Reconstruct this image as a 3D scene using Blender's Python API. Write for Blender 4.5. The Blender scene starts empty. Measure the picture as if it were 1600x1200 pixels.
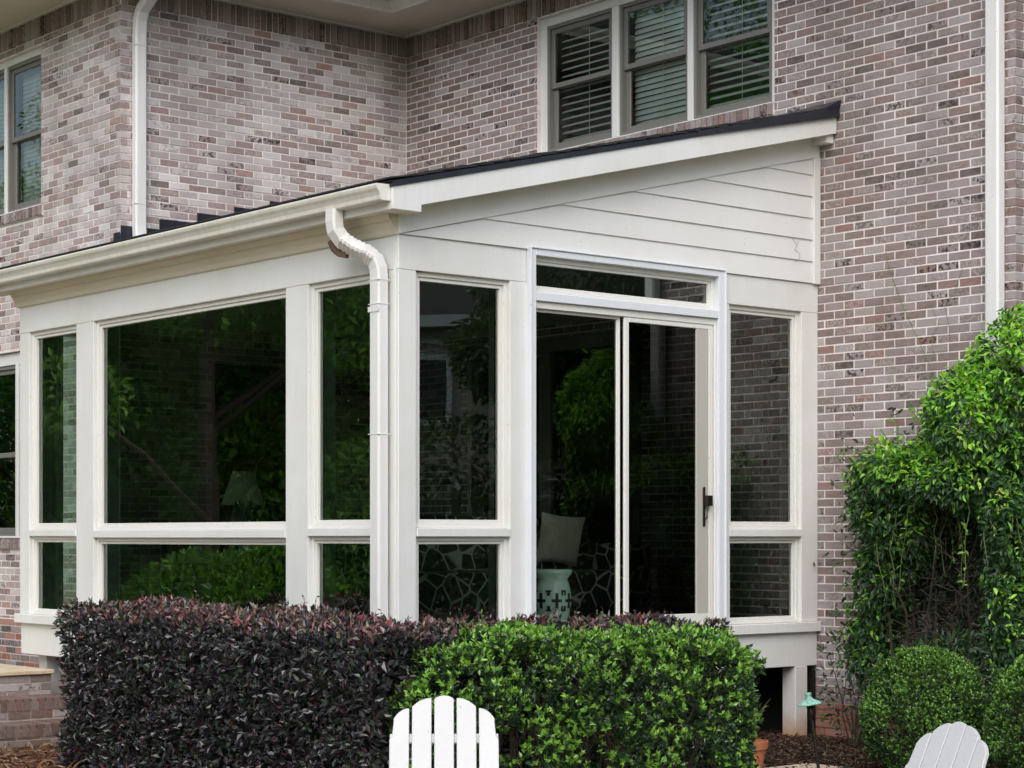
import bpy, math, random
import numpy as np
from mathutils import Vector, Matrix
random.seed(7)
rng = np.random.default_rng(11)
SC = bpy.context.scene
COL = SC.collection

# ------------------------------------------------------------------ camera, sky, sun, exposure
cd = bpy.data.cameras.new('camera'); CAM = bpy.data.objects.new('camera', cd); COL.objects.link(CAM)
YAW = math.atan(2600 / 3120.0)
FWD = Vector((-math.cos(YAW), math.sin(YAW), 0)); RGT = Vector((math.sin(YAW), math.cos(YAW), 0))
CPOS = Vector((10.703, -7.9315, 1.6))
CAM.matrix_world = Matrix(((RGT.x, 0, -FWD.x, CPOS.x), (RGT.y, 0, -FWD.y, CPOS.y), (0, 1, 0, CPOS.z), (0, 0, 0, 1)))
cd.sensor_width = 36; cd.lens = 3120 / 1600 * 36; cd.shift_y = 238 / 1600; cd.clip_end = 600; cd.clip_start = .05
SC.camera = CAM

SUN_EL = 42
W = bpy.data.worlds.new('World'); SC.world = W; W.use_nodes = True
wn = W.node_tree; bgn = wn.nodes['Background']
sky = wn.nodes.new('ShaderNodeTexSky'); sky.sky_type = 'NISHITA'; sky.sun_disc = False
sky.sun_elevation = math.radians(SUN_EL); sky.air_density = 1.0; sky.dust_density = 2.5; sky.ozone_density = 1.0
hs = wn.nodes.new('ShaderNodeHueSaturation'); hs.inputs['Saturation'].default_value = .72   # overcast: a near-white sky
wn.links.new(sky.outputs[0], hs.inputs['Color']); wn.links.new(hs.outputs[0], bgn.inputs[0])
bgn.inputs[1].default_value = .15
sd = bpy.data.lights.new('sun', 'SUN'); sd.energy = 1.2; sd.angle = math.radians(60); sd.color = (1, 1, 1)
SUN = bpy.data.objects.new('sun', sd); COL.objects.link(SUN)
az = math.radians(-46); el = math.radians(SUN_EL)
sdir = Vector((math.cos(az) * math.cos(el), math.sin(az) * math.cos(el), math.sin(el)))
SUN.rotation_euler = (-sdir).to_track_quat('-Z', 'Y').to_euler(); SUN.location = (20, -20, 30)
sky.sun_rotation = math.pi / 2 - az
vs = SC.view_settings; vs.view_transform = 'Standard'; vs.look = 'None'; vs.gamma = 1; vs.exposure = .64
SC.cycles.max_bounces = 8; SC.cycles.transparent_max_bounces = 16; SC.cycles.glossy_bounces = 4

# ------------------------------------------------------------------ materials
def lin(r, g, b):
    f = lambda c: (c / 255 / 12.92) if c / 255 <= .04045 else ((c / 255 + .055) / 1.055) ** 2.4
    return (f(r), f(g), f(b), 1)
class NT:
    def __init__(s, name):
        s.m = bpy.data.materials.new(name); s.m.use_nodes = True; s.t = s.m.node_tree
        s.p = s.t.nodes['Principled BSDF']; s.out = s.t.nodes['Material Output']
    def n(s, typ, **kw):
        o = s.t.nodes.new(typ)
        for k, v in kw.items():
            if k.startswith('_'): setattr(o, k[1:], v)
            else: o.inputs[k].default_value = v
        return o
    def l(s, a, b): s.t.links.new(a, b)
    def math(s, op, a, b=None, c=None):
        o = s.n('ShaderNodeMath', _operation=op)
        for i, v in enumerate((a, b, c)):
            if v is None: continue
            if isinstance(v, (int, float)): o.inputs[i].default_value = v
            else: s.l(v, o.inputs[i])
        return o.outputs[0]
    def mix(s, f, a, b, typ='MIX'):
        o = s.n('ShaderNodeMix', _data_type='RGBA', _blend_type=typ)
        for i, v in ((0, f), (6, a), (7, b)):
            if isinstance(v, (int, float)): o.inputs[i].default_value = v
            elif isinstance(v, tuple): o.inputs[i].default_value = v
            else: s.l(v, o.inputs[i])
        return o.outputs[2]
    def ramp(s, fac, stops, interp='LINEAR'):
        o = s.n('ShaderNodeValToRGB'); r = o.color_ramp; r.interpolation = interp
        while len(r.elements) < len(stops): r.elements.new(.5)
        for e, (p, c) in zip(r.elements, stops):
            e.position = p; e.color = c if isinstance(c, tuple) else (c, c, c, 1)
        s.l(fac, o.inputs[0]); return o.outputs[0]
    def noise(s, scale, detail=3, rough=.55, vec=None, **kw):
        o = s.n('ShaderNodeTexNoise', Scale=scale, Detail=detail, Roughness=rough, **kw)
        if vec is not None: s.l(vec, o.inputs['Vector'])
        return o.outputs[0]
    def pos(s, sc=None):
        g = s.n('ShaderNodeNewGeometry').outputs['Position']
        if sc is None: return g
        m = s.n('ShaderNodeMapping'); m.inputs['Scale'].default_value = sc; s.l(g, m.inputs[0]); return m.outputs[0]
    def bump(s, h, strength=.3, dist=.005):
        b = s.n('ShaderNodeBump', Strength=strength, Distance=dist); s.l(h, b.inputs['Height']); s.l(b.outputs[0], s.p.inputs['Normal'])
    def set(s, col=None, rough=.6, spec=.4, metal=0):
        if isinstance(col, tuple): s.p.inputs['Base Color'].default_value = col
        elif col is not None: s.l(col, s.p.inputs['Base Color'])
        if isinstance(rough, (int, float)): s.p.inputs['Roughness'].default_value = rough
        else: s.l(rough, s.p.inputs['Roughness'])
        s.p.inputs['Specular IOR Level'].default_value = spec; s.p.inputs['Metallic'].default_value = metal
        return s.m
def scl(c, k): return (c[0] * k, c[1] * k, c[2] * k, 1)

def paint(name, c, rough=.45, dirt=.12, streak=.08):
    t = NT(name); P = t.pos()
    n1 = t.noise(1.7, 4, .6, P); n2 = t.noise(1, 3, .6, t.pos((30, 30, 2.0)))
    n3 = t.noise(55, 3, .6, P)
    f = t.math('MULTIPLY', t.ramp(n1, [(.42, 0.), (.75, 1.)]), dirt * 3)
    a = t.mix(f, c, (c[0] * .86, c[1] * .83, c[2] * .76, 1))
    f2 = t.math('MULTIPLY', t.ramp(n2, [(.5, 0.), (.8, 1.)]), streak * 2.5)
    a = t.mix(f2, a, (c[0] * .8, c[1] * .77, c[2] * .7, 1))
    spk = t.ramp(t.noise(38, 2, .5, P), [(.735, 0.), (.77, .55)])
    a = t.mix(spk, a, (.2, .17, .14, 1))
    t.bump(n3, .12, .003)
    return t.set(a, t.math('MULTIPLY_ADD', n1, .25, rough - .1), .4)
M = {}
M['trim'] = paint('cream_paint', (.685, .695, .69, 1), .45, .2, .1)
M['frame'] = paint('window_frame_paint', (.70, .695, .665, 1), .4, .05, 0)
M['pvc'] = paint('white_pvc', (.67, .70, .745, 1), .35, .05, .05)
M['gutter'] = paint('gutter_aluminium', (.70, .695, .64, 1), .35, .3, .4)
M['spout'] = paint('downspout_aluminium', (.69, .69, .695, 1), .32, .12, .2)
M['crown'] = paint('shaded_crown_paint', (.60, .555, .45, 1), .5, .15, .05)  # cream trim toned tan: eave shade and warm bounce put into the colour
M['soffit'] = paint('soffit_paint', (.70, .65, .54, 1), .55, .2, .05)
M['siding'] = paint('siding_paint', (.69, .695, .695, 1), .5, .1, .05)
M['taupe'] = paint('taupe_sash_paint', (.175, .168, .155, 1), .45, .1, .05)
M['stile'] = paint('grey_stile_paint', (.44, .425, .39, 1), .4, .05, .05)
M['blind'] = paint('blind_slat', (.76, .77, .74, 1), .5, .05, 0)
M['plastic'] = paint('white_chair_resin', (.54, .545, .555, 1), .38, .1, .04)
def plain(name, c, rough=.5, metal=0, var=.25, sc=12, bump=0):
    t = NT(name); n = t.noise(sc, 4, .6, t.pos())
    a = t.mix(t.ramp(n, [(.3, 0.), (.7, 1.)]), scl(c, 1 - var), scl(c, 1 + var))
    if bump: t.bump(n, bump, .01)
    return t.set(a, rough, .4, metal)
M['void'] = plain('crawl_shade_black', (.006, .006, .006, 1), 1.0)  # near-black colour standing in for the darkness of the crawl space
M['black'] = plain('black_roof_metal', (.018, .02, .03, 1), .32, 0, .4, 6)
M['shingle'] = plain('asphalt_shingle', (.028, .028, .03, 1), .9, 0, .5, 60, .6)
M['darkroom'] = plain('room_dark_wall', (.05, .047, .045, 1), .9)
M['bronze'] = plain('dark_bronze', (.022, .018, .016, 1), .35, .3)
M['rust'] = plain('rusty_strap', (.11, .07, .05, 1), .8)
M['floor'] = plain('tile_floor', (.10, .085, .07, 1), .35, 0, .2, 3)
M['ceiling'] = plain('ceiling_paint', (.62, .62, .58, 1), .8, 0, .04, 3)
M['wood'] = plain('dark_wood', (.035, .018, .012, 1), .4, 0, .4, 9)
M['shade'] = plain('lamp_shade_linen', (.55, .52, .40, 1), .8, 0, .06, 40)
M['cushion'] = plain('cushion_linen', (.60, .57, .48, 1), .9, 0, .12, 14, .4)
M['stool'] = plain('celadon_ceramic', (.66, .84, .76, 1), .15, 0, .08, 20)
M['terra'] = plain('terracotta', (.42, .15, .065, 1), .85, 0, .18, 20, .2)
M['bark'] = plain('bark', (.10, .07, .05, 1), .95, 0, .4, 25, .8)
M['twig'] = plain('twig_bark', (.05, .036, .027, 1), .9, 0, .4, 30)
M['stem'] = plain('green_stem', (.10, .13, .04, 1), .7, 0, .3, 30)
M['mat'] = plain('black_rubber_mat', (.022, .022, .027, 1), .8, 0, .3, 50, .3)
M['crack'] = plain('dry_vine_tendril', (.12, .11, .10, 1), .9)
M['post'] = None
def post_mat():
    t = NT('post_paint_clay_stained'); P = t.pos(); s = t.n('ShaderNodeSeparateXYZ'); t.l(P, s.inputs[0])
    h = t.math('ADD', s.outputs[2], t.math('MULTIPLY', t.noise(9, 3, .6, P), .14))
    a = t.mix(t.ramp(h, [(.06, 1.), (.30, 0.)]), (.62, .61, .60, 1), (.42, .22, .10, 1))
    return t.set(a, .6)
M['post'] = post_mat()
def patina():
    t = NT('verdigris_copper'); P = t.pos()
    a = t.mix(t.ramp(t.noise(45, 4, .6, P), [(.3, 0.), (.62, 1.)]), (.10, .20, .16, 1), (.30, .56, .47, 1))
    return t.set(a, .7)
M['patina'] = patina()
def crackle():
    t = NT('crackle_fabric'); v = t.n('ShaderNodeTexVoronoi', _feature='DISTANCE_TO_EDGE', Scale=6.0)
    v.inputs['Randomness'].default_value = .75; t.l(t.pos(), v.inputs['Vector'])
    a = t.ramp(v.outputs[0], [(0, (.42, .42, .36, 1)), (.03, (.36, .36, .32, 1)), (.055, (.012, .012, .013, 1))])
    return t.set(a, .9)
M['crackle'] = crackle()

def glass(name, tint, ior):
    t = NT(name); t.t.nodes.remove(t.p)
    tr = t.n('ShaderNodeBsdfTransparent', Color=tint)
    gl = t.n('ShaderNodeBsdfGlossy', Color=(.93, 1, .95, 1), Roughness=.0)
    fr = t.n('ShaderNodeFresnel', IOR=ior)
    nz = t.noise(1.6, 1, .4, t.pos()); b = t.n('ShaderNodeBump', Strength=.05, Distance=.01)
    t.l(nz, b.inputs['Height']); t.l(b.outputs[0], gl.inputs['Normal'])
    mx = t.n('ShaderNodeMixShader'); t.l(fr.outputs[0], mx.inputs[0]); t.l(tr.outputs[0], mx.inputs[1]); t.l(gl.outputs[0], mx.inputs[2])
    t.l(mx.outputs[0], t.out.inputs[0]); return t.m
M['glass'] = glass('low_e_glass', (.76, .93, .82, 1), 2.4)
M['doorglass'] = glass('clear_door_glass', (.90, .96, .92, 1), 1.62)
M['screenglass'] = glass('insect_screened_glass', (.17, .19, .185, 1), 1.42)
M['oldglass'] = glass('house_window_glass', (.84, .90, .88, 1), 1.7)

def brick_mat(name, obj_level, red=0.0, pale=0.0, dark=1.0, redc=(.30, .085, .04, 1)):
    """weathered, partly white-washed brick; r = one random number per brick"""
    t = NT(name); P = t.pos()
    if obj_level: r = t.n('ShaderNodeObjectInfo').outputs['Random']
    else: r = t.n('ShaderNodeAttribute', _attribute_name='rnd').outputs['Fac']
    r2 = t.math('FRACT', t.math('MULTIPLY', r, 37.13)); r3 = t.math('FRACT', t.math('MULTIPLY', r, 91.7))
    c = [(0, lin(158, 143, 145)), (.13, lin(147, 129, 128)), (.26, lin(167, 155, 157)), (.38, lin(136, 117, 114)),
         (.49, lin(176, 168, 169)), (.60, lin(148, 124, 119)), (.70, lin(110, 96, 93)), (.77, lin(189, 183, 184)),
         (.86, lin(154, 134, 131)), (.93, lin(90, 80, 78)), (.965, lin(156, 119, 110))]
    a = t.ramp(r, c, 'CONSTANT')
    # mottling and lime smears that sit on the brick face
    n = t.noise(16, 5, .65, t.pos((1, 1, 2.2)))
    a = t.mix(t.math('MULTIPLY', t.ramp(n, [(.35, 0.), (.7, 1.)]), .32), a, (.52, .47, .46, 1))
    lime = t.ramp(t.noise(48, 4, .7, P), [(.46, 0.), (.60, 1.)])
    a = t.mix(t.math('MULTIPLY', lime, t.ramp(r2, [(.45, 0.), (.95, .75)])), a, (.60, .57, .56, 1))
    soot = t.ramp(t.noise(30, 5, .7, P), [(.50, 0.), (.57, 1.)])
    a = t.mix(t.math('MULTIPLY', soot, t.ramp(r3, [(.88, 0.), (.93, .95)])), a, (.018, .017, .02, 1))
    a = t.mix(t.math('MULTIPLY', t.noise(70, 3, .6, P), .35), a, (.12, .09, .08, 1))
    if pale:
        a = t.mix(t.ramp(t.math('FRACT', t.math('MULTIPLY', r, 53.9)), [(.60, 0.), (.74, pale * 2.2)]), a, (.66, .64, .635, 1))
        a = t.mix(1.0, a, (1 + pale, 1 + pale, 1 + pale, 1), 'MULTIPLY')
    if dark < 1: a = t.mix(1.0, a, (dark, dark * .98, dark * .98, 1), 'MULTIPLY')
    if red: a = t.mix(red, a, redc)
    st = t.ramp(t.noise(1, 4, .6, t.pos((1.1, 1.1, .45))), [(.46, 0.), (.70, .5)])
    a = t.mix(st, a, (.17, .145, .135, 1))
    hgt = t.math('ADD', t.noise(120, 4, .7, P), t.math('MULTIPLY', n, .7))
    t.bump(hgt, .55, .004)
    return t.set(a, .9, .2)
M['brick'] = brick_mat('weathered_brick', False, dark=.83)
M['brick_pale'] = brick_mat('limewashed_brick', False, pale=.19)
M['brick_one'] = brick_mat('weathered_brick_single', True, dark=.83)
M['brick_red'] = brick_mat('clay_stained_brick', False, .72)
M['brick_step'] = brick_mat('step_brick', True, .72, redc=(.12, .065, .045, 1))
M['brick_orange'] = brick_mat('orange_brick', True, .6, redc=(.42, .14, .07, 1))
def mortar():
    t = NT('mortar'); P = t.pos(); n = t.noise(90, 4, .7, P)
    a = t.mix(t.ramp(t.noise(2.2, 4, .6, P), [(.35, 0.), (.7, 1.)]), lin(236, 228, 225), lin(216, 206, 201))
    st = t.ramp(t.noise(1, 4, .6, t.pos((1.1, 1.1, .45))), [(.46, 0.), (.70, .45)]); a = t.mix(st, a, lin(150, 138, 130))
    a = t.mix(t.ramp(t.noise(14, 4, .7, P), [(.55, 0.), (.70, .35)]), a, lin(140, 126, 120))
    s = t.n('ShaderNodeSeparateXYZ'); t.l(P, s.inputs[0])
    h = t.math('ADD', s.outputs[2], t.math('MULTIPLY', t.noise(3, 3, .6, P), .25))
    a = t.mix(t.ramp(h, [(.30, 1.), (.62, 0.)]), a, lin(128, 92, 74))
    t.bump(n, .6, .004); return t.set(a, .95, .15)
M['mortar'] = mortar()
M['mortar_grey'] = plain('grey_mortar', (.36, .33, .29, 1), .95, 0, .2, 20, .4)
def stonemat():
    t = NT('stained_concrete'); P = t.pos()
    a = t.mix(t.ramp(t.noise(6, 5, .65, P), [(.35, 0.), (.7, 1.)]), lin(206, 190, 165), lin(176, 158, 132))
    t.bump(t.noise(80, 4, .7, P), .4, .004); return t.set(a, .85, .2)
M['stone'] = stonemat()

def leafmat(name, rough=.38, trans=.22, spec=.5):
    t = NT(name); c = t.n('ShaderNodeAttribute', _attribute_name='col').outputs['Color']
    t.set(c, rough, spec)
    tl = t.n('ShaderNodeBsdfTranslucent'); t.l(t.mix(1.0, c, (1.3, 1.5, .6, 1), 'MULTIPLY'), tl.inputs[0])
    mx = t.n('ShaderNodeMixShader'); mx.inputs[0].default_value = trans
    t.l(t.p.outputs[0], mx.inputs[1]); t.l(tl.outputs[0], mx.inputs[2]); t.l(mx.outputs[0], t.out.inputs[0]); return t.m
M['leaf'] = leafmat('leaf', .42, .38)
M['gloss_leaf'] = leafmat('glossy_leaf', .30, .10, .6)
M['litter'] = leafmat('dry_litter', .9, 0, .1)

# ------------------------------------------------------------------ mesh helpers
class MB:
    """collects shapes; build() links them as ONE mesh object"""
    def __init__(s): s.v = []; s.f = []
    def add(s, v, f):
        k = len(s.v); s.v += [tuple(p) for p in v]; s.f += [tuple(i + k for i in q) for q in f]; return s
    def box(s, a, b):
        x0, x1 = sorted((a[0], b[0])); y0, y1 = sorted((a[1], b[1])); z0, z1 = sorted((a[2], b[2]))
        return s.add([(x0, y0, z0), (x1, y0, z0), (x1, y1, z0), (x0, y1, z0), (x0, y0, z1), (x1, y0, z1), (x1, y1, z1), (x0, y1, z1)],
                     [(0, 3, 2, 1), (4, 5, 6, 7), (0, 1, 5, 4), (1, 2, 6, 5), (2, 3, 7, 6), (3, 0, 4, 7)])
    def hexa(s, lo, hi):
        return s.add(list(lo) + list(hi), [(0, 3, 2, 1), (4, 5, 6, 7), (0, 1, 5, 4), (1, 2, 6, 5), (2, 3, 7, 6), (3, 0, 4, 7)])
    def prism(s, poly, ext):
        """poly: list of 3-D points (planar), ext: extrusion vector"""
        n = len(poly); e = Vector(ext); p = [Vector(q) for q in poly]
        return s.add(p + [q + e for q in p], [tuple(range(n))[::-1], tuple(range(n, 2 * n))] + [(i, (i + 1) % n, n + (i + 1) % n, n + i) for i in range(n)])
    def tube(s, pts, r, n=8, cap=True):
        pts = [Vector(p) for p in pts]; rs = r if isinstance(r, (list, tuple)) else [r] * len(pts)
        k0 = len(s.v); up = Vector((0, 0, 1))
        for i, p in enumerate(pts):
            d = (pts[min(i + 1, len(pts) - 1)] - pts[max(i - 1, 0)]).normalized()
            a = d.cross(up if abs(d.z) < .95 else Vector((1, 0, 0))).normalized(); b = d.cross(a)
            for j in range(n):
                t = 2 * math.pi * j / n; s.v.append(tuple(p + (a * math.cos(t) + b * math.sin(t)) * rs[i]))
        for i in range(len(pts) - 1):
            for j in range(n):
                q = k0 + i * n; s.f.append((q + j, q + (j + 1) % n, q + n + (j + 1) % n, q + n + j))
        if cap: s.f.append(tuple(k0 + j for j in range(n))[::-1]); s.f.append(tuple(k0 + (len(pts) - 1) * n + j for j in range(n)))
        return s
    def rect_tube(s, pts, w, h, side, cap=True):
        """rectangular section swept along pts; side = constant sideways direction of width w"""
        sd = Vector(side).normalized(); pts = [Vector(p) for p in pts]; k0 = len(s.v)
        for i, p in enumerate(pts):
            d = (pts[min(i + 1, len(pts) - 1)] - pts[max(i - 1, 0)]).normalized(); nn = d.cross(sd).normalized()
            for a, b in ((-1, -.7), (-.75, -1), (.75, -1), (1, -.7), (1, .7), (.75, 1), (-.75, 1), (-1, .7)):
                s.v.append(tuple(p + sd * a * w / 2 + nn * b * h / 2))
        for i in range(len(pts) - 1):
            for j in range(8):
                q = k0 + i * 8; s.f.append((q + j, q + (j + 1) % 8, q + 8 + (j + 1) % 8, q + 8 + j))
        if cap: s.f.append(tuple(k0 + j for j in range(8))[::-1]); s.f.append(tuple(k0 + (len(pts) - 1) * 8 + j for j in range(8)))
        return s
    def lathe(s, prof, c=(0, 0, 0), n=20):
        k0 = len(s.v)
        for r, z in prof:
            for j in range(n): t = 2 * math.pi * j / n; s.v.append((c[0] + r * math.cos(t), c[1] + r * math.sin(t), c[2] + z))
        for i in range(len(prof) - 1):
            for j in range(n):
                q = k0 + i * n; s.f.append((q + j, q + (j + 1) % n, q + n + (j + 1) % n, q + n + j))
        s.f.append(tuple(k0 + j for j in range(n))[::-1]); s.f.append(tuple(k0 + (len(prof) - 1) * n + j for j in range(n))); return s
    def build(s, name, mat, parent=None, bevel=0, smooth=False, seg=1):
        me = bpy.data.meshes.new(name); me.from_pydata(s.v, [], s.f); me.update()
        o = bpy.data.objects.new(name, me); COL.objects.link(o)
        if mat is not None: me.materials.append(M[mat] if isinstance(mat, str) else mat)
        if parent is not None: o.parent = parent
        if smooth: me.polygons.foreach_set('use_smooth', [True] * len(me.polygons))
        if bevel:
            md = o.modifiers.new('bevel', 'BEVEL'); md.width = bevel; md.segments = seg; md.limit_method = 'ANGLE'; md.angle_limit = math.radians(40)
        return o
def mesh_np(name, v, quads, mat, parent=None, face_attr=None, col=None, tris=None, smooth=False):
    """big mesh from arrays"""
    me = bpy.data.meshes.new(name)
    fl = quads if tris is None else tris; k = fl.shape[1]
    me.vertices.add(len(v)); me.vertices.foreach_set('co', np.asarray(v, np.float32).ravel())
    me.loops.add(fl.size); me.loops.foreach_set('vertex_index', fl.astype(np.int32).ravel())
    me.polygons.add(len(fl)); me.polygons.foreach_set('loop_start', np.arange(0, fl.size, k, dtype=np.int32))
    me.update(calc_edges=True)
    if face_attr is not None:
        a = me.attributes.new('rnd', 'FLOAT', 'FACE'); a.data.foreach_set('value', np.asarray(face_attr, np.float32))
    if col is not None:
        a = me.attributes.new('col', 'FLOAT_COLOR', 'POINT'); a.data.foreach_set('color', np.asarray(col, np.float32).ravel())
    me.materials.append(M[mat])
    me.polygons.foreach_set('use_smooth', np.full(len(fl), smooth, bool))
    o = bpy.data.objects.new(name, me); COL.objects.link(o)
    if parent is not None: o.parent = parent
    return o
def tag(o, label=None, cat=None, group=None, kind=None):
    if label: o['label'] = label
    if cat: o['category'] = cat
    if group: o['group'] = group
    if kind: o['kind'] = kind
    return o
def empty(name, loc, label, cat, group=None, rz=0):
    o = bpy.data.objects.new(name, None); COL.objects.link(o); o.location = loc; o.rotation_euler = (0, 0, rz); o.empty_display_size = .1
    return tag(o, label, cat, group)
def child(o, parent):
    """parent o to an Empty that sits away from the origin while o's mesh is in world coordinates"""
    o.parent = parent; o.location = -Vector(parent.location); return o
def proj(p):
    d = Vector(p) - CPOS; z = d.dot(FWD); return 800 + 3120 * d.dot(RGT) / z, 838 - 3120 * d.z / z, z

# ------------------------------------------------------------------ ground
def gz(x, y):
    t = min(max((-x - .2) / 3.0, 0), 1); t = t * t * (3 - 2 * t); return -.14 * t
def ground_mat():
    t = NT('lawn_and_soil'); P = t.pos()
    g = t.mix(t.ramp(t.noise(3, 5, .6, P), [(.3, 0.), (.7, 1.)]), (.045, .08, .02, 1), (.075, .11, .03, 1))
    t.bump(t.noise(90, 4, .7, P), .8, .02); return t.set(g, .95, .1)
M['ground'] = ground_mat()
def soil():
    t = NT('mulch_soil'); P = t.pos(); n = t.noise(45, 6, .7, P)
    a = t.ramp(n, [(.3, (.014, .010, .008, 1)), (.55, (.045, .03, .022, 1)), (.75, (.09, .06, .04, 1))])
    t.bump(n, 1, .02); return t.set(a, .95, .1)
M['soil'] = soil()
def straw():
    t = NT('pine_straw_bed'); P = t.pos(); n = t.noise(35, 6, .7, P)
    a = t.ramp(n, [(.3, (.045, .025, .017, 1)), (.5, (.12, .065, .042, 1)), (.7, (.22, .14, .095, 1))])
    a = t.mix(t.ramp(t.noise(2.3, 3, .5, P), [(.52, 0.), (.62, .8)]), a, (.36, .25, .16, 1))
    t.bump(n, 1, .02); return t.set(a, .95, .1)
M['straw'] = straw()
def sheet(name, xs, ys, dz, mat, kind='structure'):
    v = [(x, y, gz(x, y) + dz) for y in ys for x in xs]; nx = len(xs)
    f = [(j * nx + i, j * nx + i + 1, (j + 1) * nx + i + 1, (j + 1) * nx + i) for j in range(len(ys) - 1) for i in range(nx - 1)]
    return tag(MB().add(v, f).build(name, mat), kind=kind)
gx = [-200, -60, -20] + [-8 + .5 * i for i in range(25)] + [10, 20, 60, 200]
gy = [-200, -60, -20, -10] + [-6 + .75 * i for i in range(15)] + [8, 20, 60, 200]
sheet('ground', gx, gy, -.012, 'ground')
tag(sheet('mulch_bed', [-1.2 + .25 * i for i in range(20)], [-2.0 + .25 * i for i in range(27)], -.004, 'soil'), 'dark bark mulch bed under the shrubs and sunroom')
tag(sheet('pine_straw_bed', [-8 + .25 * i for i in range(28)], [-3 + .25 * i for i in range(16)], -.004, 'straw'), 'reddish pine straw bed beside the brick steps')
# ------------------------------------------------------------------ brick work
BL, BH, CH, JT = .2032, .0570, .0677, .0107
class Wall:
    def __init__(s, name, o, d, n, length, z0, z1, phase, openings=()):
        s.name = name; s.o = Vector((o[0], o[1], 0)); s.d = Vector((d[0], d[1], 0)); s.n = Vector((n[0], n[1], 0))
        s.L = length; s.z0 = z0; s.z1 = z1; s.phase = phase; s.op = list(openings)   # openings: (s0, s1, z0, z1)
    def P(s, a, z, out=0): return s.o + s.d * a + s.n * out + Vector((0, 0, z))
    def slab(s, parent, s_start, s_end=None, depth=.2):
        se = s.L if s_end is None else s_end
        sx = sorted({s_start, se} | {min(max(q, s_start), se) for o in s.op for q in o[:2]})
        zx = sorted({s.z0 - .15, s.z1 + .25} | {q for o in s.op for q in o[2:4]})
        m = MB()
        for a, b in zip(sx, sx[1:]):
            run = None
            for c, d in zip(zx, zx[1:]):
                hole = any(o[0] < (a + b) / 2 < o[1] and o[2] < (c + d) / 2 < o[3] for o in s.op)
                if not hole: run = (run[0], d) if run else (c, d)
                if (hole or d == zx[-1]) and run:
                    lo = [s.P(a, run[0], -.004), s.P(b, run[0], -.004), s.P(b, run[0], -depth), s.P(a, run[0], -depth)]
                    hi = [p + Vector((0, 0, run[1] - run[0])) for p in lo]
                    m.hexa(lo, hi); run = None
        o = m.build(s.name, 'mortar', parent); return o
    def bricks(s):
        out = []
        k = 0; z = s.z0
        while z + CH * .6 < s.z1:
            zc = z + CH / 2; cuts = [(o[0], o[1]) for o in s.op if o[2] < zc < o[3]]
            a = 0.0; first = True
            while a < s.L - .02:
                ln = BL
                if first and (k + s.phase) % 2: ln = BL / 2
                first = False
                b = min(a + ln, s.L); segs = [(a, b)]
                for c0, c1 in cuts:
                    ns = []
                    for p, q in segs:
                        if q <= c0 or p >= c1: ns.append((p, q)); continue
                        if p < c0: ns.append((p, c0 + JT * .4))
                        if q > c1: ns.append((c1 - JT * .4, q))
                    segs = ns
                for p, q in segs:
                    if q - p > .028: out.append((p + JT / 2 if p > 0 else p, q - JT / 2, zc))
                a = b
            z += CH; k += 1
        return out
def brick_mesh():
    """unit brick: x along, y outward (front at 0), z up; softened edges, 22 triangles"""
    e = .03; v = [(-.5, -1, -.5), (.5, -1, -.5), (.5, -1, .5), (-.5, -1, .5)]
    v += [(-.5, -.12, -.5), (.5, -.12, -.5), (.5, -.12, .5), (-.5, -.12, .5)]
    v += [(-.5 + e * .5, 0, -.5 + e), (.5 - e * .5, 0, -.5 + e), (.5 - e * .5, 0, .5 - e), (-.5 + e * .5, 0, .5 - e)]
    f = []
    for q in (0, 4): f += [(q + i, q + (i + 1) % 4, q + 4 + (i + 1) % 4, q + 4 + i) for i in range(4)]
    f += [(8, 9, 10, 11), (3, 2, 1, 0)]
    return np.array(v, float), f
BV, BF = brick_mesh()
def brick_me(mat):
    me = bpy.data.meshes.new('brick'); me.from_pydata([tuple(p) for p in BV], [], BF); me.materials.append(M[mat]); return me
ME_BRICK = brick_me('brick_one'); ME_STEP = brick_me('brick_step'); ME_ORANGE = brick_me('brick_orange')
def wall_axes(w):
    d = w.d; flip = 1 if Vector((0, 0, 1)).cross(w.d).dot(w.n) > 0 else -1
    return d * flip, w.n
def brick_obj(name, parent, c, along, normal, sx, sd, sz, jitter=True, me=None, up=None):
    """one brick as an object: c = centre of its front face"""
    up = up or Vector((0, 0, 1)); al = normal.cross(up)
    if jitter:
        r = random.uniform(-.006, .006); al = (al + normal * r + up * random.uniform(-.004, .004)).normalized()
        nn = up.cross(al).normalized()
        nn = nn if nn.dot(normal) > 0 else -nn
    else: nn = normal
    o = bpy.data.objects.new(name, me or ME_BRICK); COL.objects.link(o)
    mm = Matrix(((al.x * sx, nn.x * sd, up.x * sz, c.x), (al.y * sx, nn.y * sd, up.y * sz, c.y), (al.z * sx, nn.z * sd, up.z * sz, c.z), (0, 0, 0, 1)))
    o.parent = parent; o.matrix_local = mm; return o
QUADS = np.array([f for f in BF])
def brick_stuff(name, parent, items, mat='brick'):
    """items: (centre, along, normal, sx, sd, sz) -> one joined mesh"""
    N = len(items); V = np.zeros((N, 12, 3))
    for i, (c, al, nn, sx, sd, sz) in enumerate(items):
        j = rng.uniform(-.005, .005); a = np.array(al) + np.array(nn) * j; up = np.array((0, 0, 1.)) + a * rng.uniform(-.004, .004)
        V[i] = np.array(c) + BV[:, 0:1] * sx * a + BV[:, 1:2] * sd * np.array(nn) + BV[:, 2:3] * sz * up
    F = (np.arange(N)[:, None, None] * 12 + QUADS[None]).reshape(-1, 4)
    o = mesh_np(name, V.reshape(-1, 3), F, mat, parent, face_attr=np.repeat(rng.random(N), len(BF)))
    return tag(o, kind='stuff')

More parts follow.
